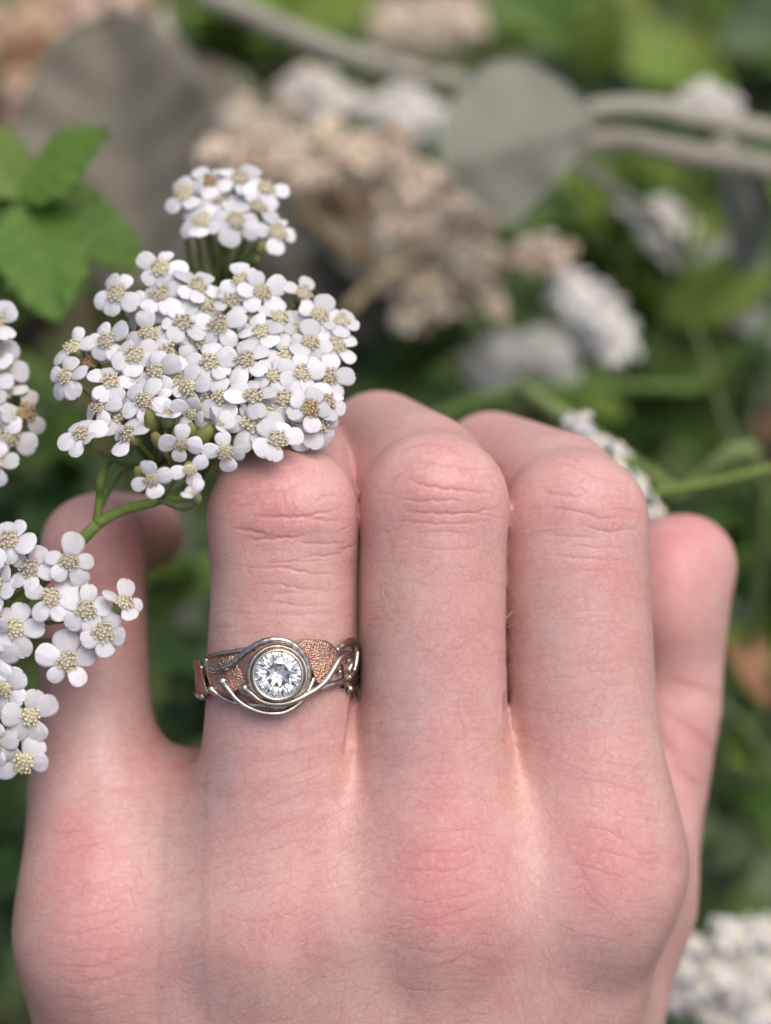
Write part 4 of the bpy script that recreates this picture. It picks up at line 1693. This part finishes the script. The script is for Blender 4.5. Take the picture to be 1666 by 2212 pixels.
stalk('stem', la, [P(1200, 262, -126), P(1290, 238, -124), P(1400, 232, -123), P(1530, 258, -126), P(1700, 292, -132), P(1950, 340, -145), P(2250, 560, -180)], 1.9, 1.9, M_WSTEM)
stalk('stem', la, [P(1230, 345, -126), P(1330, 410, -136), P(1440, 500, -150), P(1500, 640, -200)], 1.3, 1.0, M_WSTEM)
stalk('stem', la, [P(1560, 300, -126), P(1600, 400, -132), P(1610, 480, -145), P(1560, 640, -200)], 1.7, 1.1, M_WSTEM)
stalk('stem', la, [P(1005, 182, -150), P(860, 150, -152), P(700, 100, -155), P(430, -20, -160)], 2.0, 2.2, M_WSTEM)
place_leaf(la, WL3, P(1590, 310, -130), P(1640, 560, -160), 40, (-0.1, 0.6, 0.8), 'woolly_leaf')
place_leaf(la, WL3, P(1430, 500, -148), P(1330, 430, -140), 40, (0.1, 0.6, 0.8), 'woolly_leaf')
place_leaf(la, WL3, P(1500, 560, -170), P(1610, 500, -160), 40, (0.1, 0.6, 0.8), 'woolly_leaf')
place_leaf(la, WL2, P(1180, 330, -140), P(1120, 500, -150), 50, (0.8, 0.2, 0.5), 'woolly_leaf')

lb = empty('lambs_ear_plant', gpoint(330, 700, -190))
tag(lb, 'woolly grey brown leaf rising behind the green toothed leaves', 'plant', 'woolly grey plants')
place_leaf(lb, WL2, P(330, 640, -178), P(225, 20, -160), 50, (-0.15, 0.2, 0.95), 'woolly_leaf')
place_leaf(lb, WL2, P(400, 560, -190), P(470, 120, -185), 50, (0.6, 0.3, 0.8), 'woolly_leaf')
stalk('stem', lb, [gpoint(330, 700, -190), P(350, 800, -200), P(360, 640, -182), P(430, 330, -170), P(350, 40, -175)], 2.2, 1.4, M_WSTEM)

lc = empty('lambs_ear_plant', gpoint(720, 700, -185))
tag(lc, 'woolly dull grey leaves under the dried flower cluster', 'plant', 'woolly grey plants')
place_leaf(lc, WL2, P(820, 720, -175), P(560, 430, -165), 50, (0.1, 0.5, 0.85), 'woolly_leaf')
place_leaf(lc, WL1, P(960, 600, -172), P(700, 400, -160), 40, (0.1, 0.4, 0.9), 'woolly_leaf')
place_leaf(lc, WL2, P(700, 820, -195), P(1010, 700, -190), 50, (0.1, 0.5, 0.85), 'woolly_leaf')
place_leaf(lc, WL1, P(650, 560, -150), P(590, 360, -150), 40, (0.1, 0.4, 0.9), 'woolly_leaf')
stalk('stem', lc, [gpoint(720, 700, -185), P(760, 900, -210), P(800, 720, -178), P(960, 600, -172)], 2.0, 1.2, M_WSTEM)

ld = empty('lambs_ear_plant', gpoint(1650, 650, -190, 0.02, 0))
tag(ld, 'small woolly grey leaves in shade at the picture edge', 'plant', 'woolly grey plants')
for a, c_ in (((1500, 600, -185), (1410, 500, -170)), ((1700, 740, -170), (1540, 640, -178))):
    place_leaf(ld, WL3, P(*a), P(*c_), 40, (0.2, 0.5, 0.8), 'woolly_leaf')
stalk('stem', ld, [gpoint(1650, 650, -190, 0.02, 0), P(1640, 800, -220), P(1600, 560, -188)], 1.8, 1.2, M_WSTEM)

# ---- toothed green leaves
M_BRAM = plant_mat('leaf_toothed', (0.13, 0.23, 0.038), (0.085, 0.165, 0.026), 120, 0.35, 0.5)
M_BRAML = plant_mat('leaf_toothed_pale', (0.19, 0.31, 0.06), (0.14, 0.24, 0.04), 120, 0.4, 0.5)
BL1 = leaf_mesh('leaflet', M_BRAM, 20, 6.6, seed=4, serr=9, fold=0.15, bend=0.25, wave=0.06, nu=11, nv=45, blunt=0.75)
BL2 = leaf_mesh('leaflet_pale', M_BRAML, 20, 6.4, seed=5, serr=9, fold=0.10, bend=0.2, wave=0.05, nu=11, nv=45, blunt=0.9)
br = empty('toothed_leaf_plant', gpoint(40, 500, -75, -0.02, 0.03))
tag(br, 'green plant with toothed leaflets beside the large white flower head', 'plant')
nb = P(58, 432, -66)
place_leaf(br, BL2, P(50, 430, -66), P(215, 272, -58), 20, (-0.2, 0.5, 0.85), 'leaflet')
place_leaf(br, BL1, P(62, 440, -66), P(122, 672, -54), 20, (0.1, 0.35, 0.9), 'leaflet')
place_leaf(br, BL2, P(66, 470, -70), P(20, 700, -66), 20, (-0.2, 0.4, 0.9), 'leaflet')
place_leaf(br, BL1, P(72, 435, -67), P(330, 560, -72), 20, (0.1, 0.5, 0.8), 'leaflet')
place_leaf(br, BL2, P(45, 430, -66), P(-90, 240, -66), 20, (0.1, 0.4, 0.9), 'leaflet')
place_leaf(br, BL1, P(45, 440, -67), P(-150, 600, -66), 20, (0.1, 0.4, 0.9), 'leaflet')
stalk('stem', br, [gpoint(40, 500, -75, -0.02, 0.03), P(20, 900, -130), P(40, 600, -85), nb], 0.9, 0.6)

# ---- leafy green plants, each with its own leaves
def leafy(label, cx, cy, z, rx, ry_, n, size, mats, seed, dz=30, name='leafy_plant', wr=0.36, up=0.5, serr=0, gx=0.0, gy=0.0):
    r = random.Random(seed)
    g0 = gpoint(cx, cy, z, gx, gy)
    root = empty(name, g0)
    tag(root, label, 'plant', 'green leafy plants')
    ms = []
    for k, m in enumerate(mats):
        ms.append(leaf_mesh('leaf', m, 30, 30 * wr, seed=seed + k, fold=0.2, bend=0.35, wave=0.07, thick=0.2, nu=7, nv=10, blunt=0.85, serr=serr))
    hub = P(cx, cy + ry_ * 0.4, z - dz * 0.6)
    stalk('stem', root, [g0, g0.lerp(hub, 0.5) + Vector((r.uniform(-4, 4), 0, r.uniform(-4, 4))), hub], 1.3, 0.9, M_STEM, 7)
    for k in range(n):
        while True:
            u, v_ = r.uniform(-1, 1), r.uniform(-1, 1)
            if u * u + v_ * v_ < 1: break
        a = P(cx + u * rx, cy + v_ * ry_, z + r.uniform(-dz, dz))
        d = (a - hub)
        d = d.normalized() if d.length > 1 else Vector((0, 1, 0))
        d = (d + Vector((r.gauss(0, 0.5), r.gauss(0, 0.5), r.gauss(0, 0.4)))).normalized()
        L = size * r.uniform(0.7, 1.25)
        nn = WUP + Vector((r.gauss(0, 0.35), r.gauss(0, 0.35), r.gauss(0.2, 0.35)))
        place_leaf(root, ms[r.randrange(len(ms))], a - d * L * 0.5, a + d * L * 0.5, 30, nn)
    return root


MG1 = plant_mat('leaf_yellow_green', (0.30, 0.40, 0.085), (0.21, 0.32, 0.06), 80, 0.45, 0.5)
MG2 = plant_mat('leaf_mid_green', (0.14, 0.235, 0.05), (0.09, 0.175, 0.036), 80, 0.4, 0.5)
MG3 = plant_mat('leaf_dark_green', (0.06, 0.115, 0.032), (0.038, 0.08, 0.025), 80, 0.3, 0.5)
MG4 = plant_mat('leaf_grey_green', (0.17, 0.23, 0.115), (0.13, 0.18, 0.085), 80, 0.3, 0.6)
leafy('bright green leaves filling the picture corner above the woolly leaf', 1420, 130, -270, 330, 170, 46, 26, [MG1, MG2, MG4], 11, 40)
leafy('yellow green upright leaves at the top, above the white blurred flowers', 540, 40, -190, 190, 90, 9, 24, [MG1, MG1, MG2], 12, 14, wr=0.28)
leafy('dark green leaves between the woolly brown leaf and the white flowers', 480, 150, -215, 120, 110, 14, 18, [MG2, MG3], 13, 20)
leafy('mid green leaves under the woolly stems', 1330, 480, -215, 190, 110, 22, 20, [MG2, MG2, MG1], 14, 25)
leafy('dark green leaves behind the index finger', 1420, 760, -205, 260, 190, 44, 20, [MG3, MG2, MG1], 15, 35)
leafy('green leaves behind the middle finger', 880, 790, -165, 150, 100, 16, 15, [MG2, MG3], 16, 20)
leafy('shaded green leaves beside the thumb', 1640, 1300, -170, 150, 220, 34, 17, [MG3, MG2, MG1], 17, 30)
leafy('green leaves below the thumb, above the flowers at the corner', 1620, 1720, -170, 160, 200, 36, 16, [MG2, MG1, MG4], 18, 30)
leafy('dark leaves seen between the little finger and the ring finger', 390, 1400, -130, 80, 190, 16, 13, [MG3, MG3, MG2], 19, 20)
leafy('deep green leaves left of the large flower head, below the toothed leaves', 70, 980, -120, 150, 170, 18, 18, [MG3, MG2], 20, 20)
leafy('dark leaves low beside the edge of the hand', -20, 1950, -140, 90, 250, 16, 16, [MG3], 22, 25)
leafy('green leaves at the far right top, past the bright leaves', 1640, 420, -240, 110, 130, 16, 20, [MG2, MG1], 23, 25)

# ---- green stalks crossing behind the fingers
def reed(label, pts, r0, r1, mat, cat='stalk'):
    g0 = gpoint(*pts[0], 0.02, 0.03)
    root = empty('plant_stalk', g0)
    tag(root, label, cat, 'green stalks')
    stalk('stem', root, [g0] + [P(*p) for p in pts], r0, r1, mat, 9)
    return root


M_PALE = plant_mat('stalk_pale_green', (0.20, 0.24, 0.09), (0.14, 0.19, 0.06), 300, 0.1, 0.6)
reed('thick pale green stalk slanting down behind the index finger', [(1640, 1210, -120), (1450, 1065, -100), (1270, 935, -92), (1160, 860, -95), (1120, 835, -105)], 1.4, 1.3, M_PALE)
reed('dark green stalk reaching the flowers behind the index finger', [(2300, 1000, -90), (1900, 965, -66), (1666, 1012, -60), (1540, 1042, -58), (1432, 1062, -56), (1385, 1080, -56)], 0.8, 0.6, M_STEM)
reed('thin level green stalk across the dark leaves', [(1750, 900, -150), (1500, 842, -140), (1200, 838, -132), (1050, 860, -125), (930, 905, -122)], 1.3, 1.0, plant_mat('stalk_mid_green', (0.11, 0.18, 0.035), (0.08, 0.14, 0.03), 300, 0.1, 0.6))

for k, (lab, pts) in enumerate((
    ('thin grass stalk rising beside the thumb tip', [(1760, 1500, -170), (1700, 1250, -150), (1600, 1000, -140), (1500, 700, -140)]),
    ('thin yellowish stalk crossing below the thumb', [(1800, 1900, -150), (1690, 1700, -140), (1600, 1560, -135), (1520, 1500, -135)]),
    ('thin pale stalk leaning across the bright corner leaves', [(1900, 300, -230), (1600, 120, -220), (1400, 40, -215), (1250, -60, -215)]),
    ('slender stalk standing in the dark leaves behind the index finger', [(1560, 1000, -190), (1470, 820, -180), (1430, 650, -175), (1400, 520, -180)]))):
    reed(lab, pts, 0.7, 0.45, M_PALE)

# ---- blurred yarrow heads further back
def mini_floret(seed, mp, md_, R=2.6, cr_=0.55):
    r = random.Random(seed)
    v, f = [], []
    n = 5
    mi = []
    for k in range(n):
        a = 2 * math.pi * k / n + r.uniform(-0.2, 0.2)
        d = Vector((math.cos(a), math.sin(a), 0))
        s = Vector((-d.y, d.x, 0))
        up = r.gauss(0, 0.25)
        b0 = len(v)
        for q, w_ in ((0.22, 0.18), (0.5, 0.34), (0.8, 0.36), (1.0, 0.16)):
            for t in (-1, 0, 1):
                v.append(d * R * q + s * (t * w_ * R) + Vector((0, 0, 0.25 - 0.25 * abs(t) * R * 0.3 + up * q * R * 0.6 - q * q * 0.3)))
        for j in range(3):
            for i in range(2):
                q = b0 + j * 3 + i
                f.append((q, q + 1, q + 4, q + 3))
                mi.append(0)
    nb0 = len(f)
    ball((0, 0, 0.25), (R * 0.42, R * 0.42, 0.6), 8, 5, v, f)
    mi += [1] * (len(f) - nb0)
    nb0 = len(f)
    tube([Vector((0, 0, 0)), Vector((0, 0, -2.5))], [0.7, 0.3], 6, True, v, f)
    mi += [2] * (len(f) - nb0)
    m = mesh_from('floret_far', [tuple(c * 0.001 for c in p) for p in v], f, [mp, md_, M_INVOL])
    m.polygons.foreach_set('material_index', mi)
    return m


M_PETALC = plant_mat('petal_cream', (0.80, 0.72, 0.60), (0.70, 0.58, 0.46), 300, 0.25, 0.7)
MF_W = [mini_floret(500 + k, M_PETAL, M_DISC) for k in range(3)]
MF_C = [mini_floret(520 + k, M_PETALC, M_DISCB) for k in range(3)]
MF_D = [mini_floret(540 + k, M_DRYP, M_DISCB, 2.3) for k in range(3)]
MF_A = [mini_floret(560 + k, M_PETALB, M_DISC) for k in range(3)]


def umbel(label, cx, cy, z, rx, ry_, n, seed, meshes, nrm=(0, 0.5, 0.8), rot=0.0, size=1.0, dome=6.0, cat='flower', group='blurred yarrow flowers', name='yarrow_plant', gx=0.0, gy=0.0, smat=None, tilt=0.0):
    r = random.Random(seed)
    smat = smat or M_STEM
    n, size, dome = int(n * 1.15), size * 0.84, dome * 0.8
    g0 = gpoint(cx, cy, z, gx, gy + 0.02)
    root = empty(name, g0)
    tag(root, label, cat, group)
    hub = P(cx, cy, z) - Vector(nrm).normalized() * 16
    stalk('stem', root, [g0, g0.lerp(hub, 0.6) + Vector((r.uniform(-5, 5), r.uniform(-3, 3), -6)), hub], 1.3, 0.8, smat, 7)
    for k in range(n):
        rr = math.sqrt((k + 0.5) / n)
        a = k * 2.39996 + r.uniform(-0.2, 0.2)
        u, w_ = rr * math.cos(a), rr * math.sin(a)
        ux, uy = u * rx * math.cos(rot) - w_ * ry_ * math.sin(rot), u * rx * math.sin(rot) + w_ * ry_ * math.cos(rot)
        c = P(cx + ux, cy + uy, z - dome * rr * rr + tilt * w_ + r.uniform(-2.4, 1.6))
        nn = Vector(nrm).normalized() + Vector((u * 0.45, -w_ * 0.45, 0)) + Vector((r.gauss(0, 0.15), r.gauss(0, 0.15), 0))
        X, Y, Z = frame(nn, (r.uniform(-1, 1), r.uniform(-1, 1), 0))
        fl = obj_at('floret', meshes[r.randrange(len(meshes))], c, X, Y, Z, root, size * r.uniform(0.85, 1.15))
    for k in range(6):
        a = k * 1.05
        c = P(cx + 0.6 * rx * math.cos(a), cy + 0.6 * ry_ * math.sin(a), z - 4)
        stalk('branch', root, [hub, hub.lerp(c, 0.6) + Vector((0, 0, -2)), c], 0.6, 0.4, smat, 6, 4)
    return root


umbel('blurred white yarrow head above the dried cluster, nearest the green leaves', 690, 215, -185, 95, 62, 26, 31, MF_A + MF_C[:1], rot=0.25, size=1.1)
umbel('blurred bluish white yarrow head touching the broad woolly leaf', 880, 245, -190, 85, 62, 26, 32, MF_W, rot=0.2, size=1.1)
umbel('blurred cream yarrow head beside the woolly brown leaf', 510, 275, -180, 110, 55, 24, 33, MF_C + MF_A[:1], rot=0.1, size=1.1)
umbel('blurred cream yarrow head at the top edge', 925, 45, -240, 130, 65, 30, 34, MF_C, rot=-0.15, size=1.2)
umbel('blurred white yarrow head alone in the dark leaves behind the index finger', 1285, 682, -130, 118, 58, 34, 35, MF_W, rot=0.85, size=1.0)
umbel('dim blurred yarrow head above the middle finger', 1078, 772, -150, 82, 50, 20, 36, MF_W, rot=-0.6, size=0.95)
umbel('dim grey yarrow head between two other blurred heads', 1195, 765, -165, 58, 68, 16, 37, MF_W + MF_A[:1], size=0.95)
umbel('pale yarrow head lying on the crossing woolly stems', 1530, 225, -140, 70, 45, 16, 38, MF_A, size=1.0)
umbel('small pale yarrow head under the woolly stems', 1440, 490, -175, 55, 55, 14, 39, MF_A, size=1.0)
umbel('large blurred white yarrow head in the corner beside the wrist', 1600, 2115, -80, 165, 130, 60, 40, MF_A + MF_W[:1], nrm=(0.1, 0.6, 0.75), size=1.0, dome=5)
umbel('white yarrow head half hidden behind the index finger', 1325, 1012, -50, 165, 42, 15, 41, MF_W, nrm=(0.6, 0.5, 0.5), rot=0.85, size=1.0, dome=4, gx=0.05)
umbel('tiny dim flower head in the dark gap between little and ring finger', 405, 1440, -150, 42, 75, 8, 43, MF_C + MF_A, size=0.6)

# ---- dried peach coloured flower cluster
dr = empty('dried_flower_stalk', gpoint(950, 620, -160))
tag(dr, 'dried peach and tan flower cluster in front of the broad woolly leaf', 'dried flower')
M_DSTEM = plant_mat('stalk_tan', (0.50, 0.38, 0.22), (0.38, 0.28, 0.16), 200, 0.1, 0.8)
rd = random.Random(77)
spots = [(470, 330, 30), (560, 330, 40), (620, 300, 35), (700, 310, 45), (760, 330, 40), (830, 300, 45), (850, 350, 45), (900, 390, 45), (960, 420, 45), (1010, 450, 40), (1050, 470, 35),
         (690, 380, 40), (880, 460, 40), (940, 490, 40), (1000, 520, 35), (900, 550, 35), (840, 600, 40), (910, 620, 40), (990, 590, 40), (1080, 560, 45), (1150, 545, 45), (1195, 560, 30), (880, 680, 40), (940, 660, 35), (1040, 640, 40)]
MF_Y = [mini_floret(580 + k, plant_mat('petal_straw', (0.74, 0.64, 0.42), (0.62, 0.51, 0.31), 400, 0.2, 0.8), M_DISCB, 2.2) for k in range(2)]
MF_DL = [mini_floret(600 + k, plant_mat('petal_peach', (0.86, 0.69, 0.56), (0.78, 0.56, 0.43), 400, 0.25, 0.8), M_DISC, 2.4) for k in range(2)]
hubs = [P(760, 480, -150), P(880, 560, -150), P(1000, 560, -150)]
for (x, y, rr) in spots:
    hb = min(hubs, key=lambda q: (q - P(x, y, -145)).length)
    stalk('branch', dr, [hb, hb.lerp(P(x, y, -140), 0.6) + Vector((0, 0, -3)), P(x, y, -140)], 0.8, 0.5, M_DSTEM, 6, 4)
    for k in range(8):
        c = P(x + rd.gauss(0, rr * 0.65), y + rd.gauss(0, rr * 0.5), -135 + rd.uniform(-7, 7))
        pool = (MF_Y + MF_C if y > 545 else MF_D[:1] + MF_DL + MF_DL + MF_C + MF_C)
        X, Y, Z = frame((rd.gauss(0, 0.6), rd.gauss(0.35, 0.5), 0.8), (rd.uniform(-1, 1), 1, 0))
        obj_at('dry_floret', pool[rd.randrange(len(pool))], c, X, Y, Z, dr, rd.uniform(0.6, 1.15))
stalk('stem', dr, [gpoint(950, 620, -160), P(960, 760, -200), P(900, 600, -155), P(805, 575, -148), P(640, 445, -143)], 1.7, 1.4, M_DSTEM)
stalk('branch', dr, [P(790, 560, -146), P(775, 480, -146), P(715, 400, -146), P(650, 390, -148)], 1.4, 1.0, M_DSTEM)
stalk('branch', dr, [P(750, 672, -143), P(800, 625, -145), P(870, 600, -150), P(900, 600, -155)], 1.3, 1.2, M_DSTEM)

# second dried cluster in the far corner
dr2 = empty('dried_flower_stalk', gpoint(120, 160, -260))
tag(dr2, 'far blurred tan dried stalks in the top corner behind the woolly brown leaf', 'dried flower')
stalk('stem', dr2, [gpoint(120, 160, -260), P(110, 400, -290), P(80, 200, -262), P(30, -60, -255)], 2.2, 1.6, M_DSTEM)
stalk('stem', dr2, [P(90, 240, -264), P(180, 120, -258), P(330, -40, -255)], 1.8, 1.4, M_DSTEM)
for (x, y, rr) in ((40, 60, 60), (130, 90, 60), (270, 30, 50), (60, 180, 60), (150, 20, 60), (30, 300, 50), (370, 60, 40), (100, 260, 50), (-20, 120, 50)):
    for k in range(6):
        c = P(x + rd.gauss(0, rr * 0.6), y + rd.gauss(0, rr * 0.5), -255 + rd.uniform(-12, 8))
        X, Y, Z = frame((rd.gauss(0, 0.6), rd.gauss(0.35, 0.5), 0.8), (rd.uniform(-1, 1), 1, 0))
        obj_at('dry_floret', (MF_D + MF_DL)[rd.randrange(5)], c, X, Y, Z, dr2, rd.uniform(1.2, 2.6))

# dry leaves
M_DRYL = plant_mat('leaf_dry_orange', (0.38, 0.20, 0.11), (0.28, 0.14, 0.08), 90, 0.3, 0.7)
DL = leaf_mesh('dry_leaf', M_DRYL, 30, 9, seed=9, fold=0.3, bend=0.4, wave=0.15)
for (a, c_, lab) in (((1590, 1380, -140), (1680, 1520, -135), 'orange dry leaf beside the thumb joint'),
                     ((240, 10, -260), (300, 60, -250), 'peach dry leaf at the top beside the woolly brown leaf'),
                     ((1500, 700, -200), (1660, 680, -190), 'brown dry leaf in the shade at the picture edge'),
                     ((1640, 950, -170), (1690, 890, -165), 'tan dry leaf level with the finger joints'),
                     ((10, 150, -230), (90, 60, -225), 'grey tan dry leaf in the top corner'),
                     ((60, 1060, -150), (150, 1010, -140), 'brown dry leaf under the half faded flower head')):
    ob = place_leaf(None, DL, P(*a), P(*c_), 30, (0.1, 0.5, 0.8), 'dry_leaf')
    tag(ob, lab, 'leaf', 'fallen dry leaves')
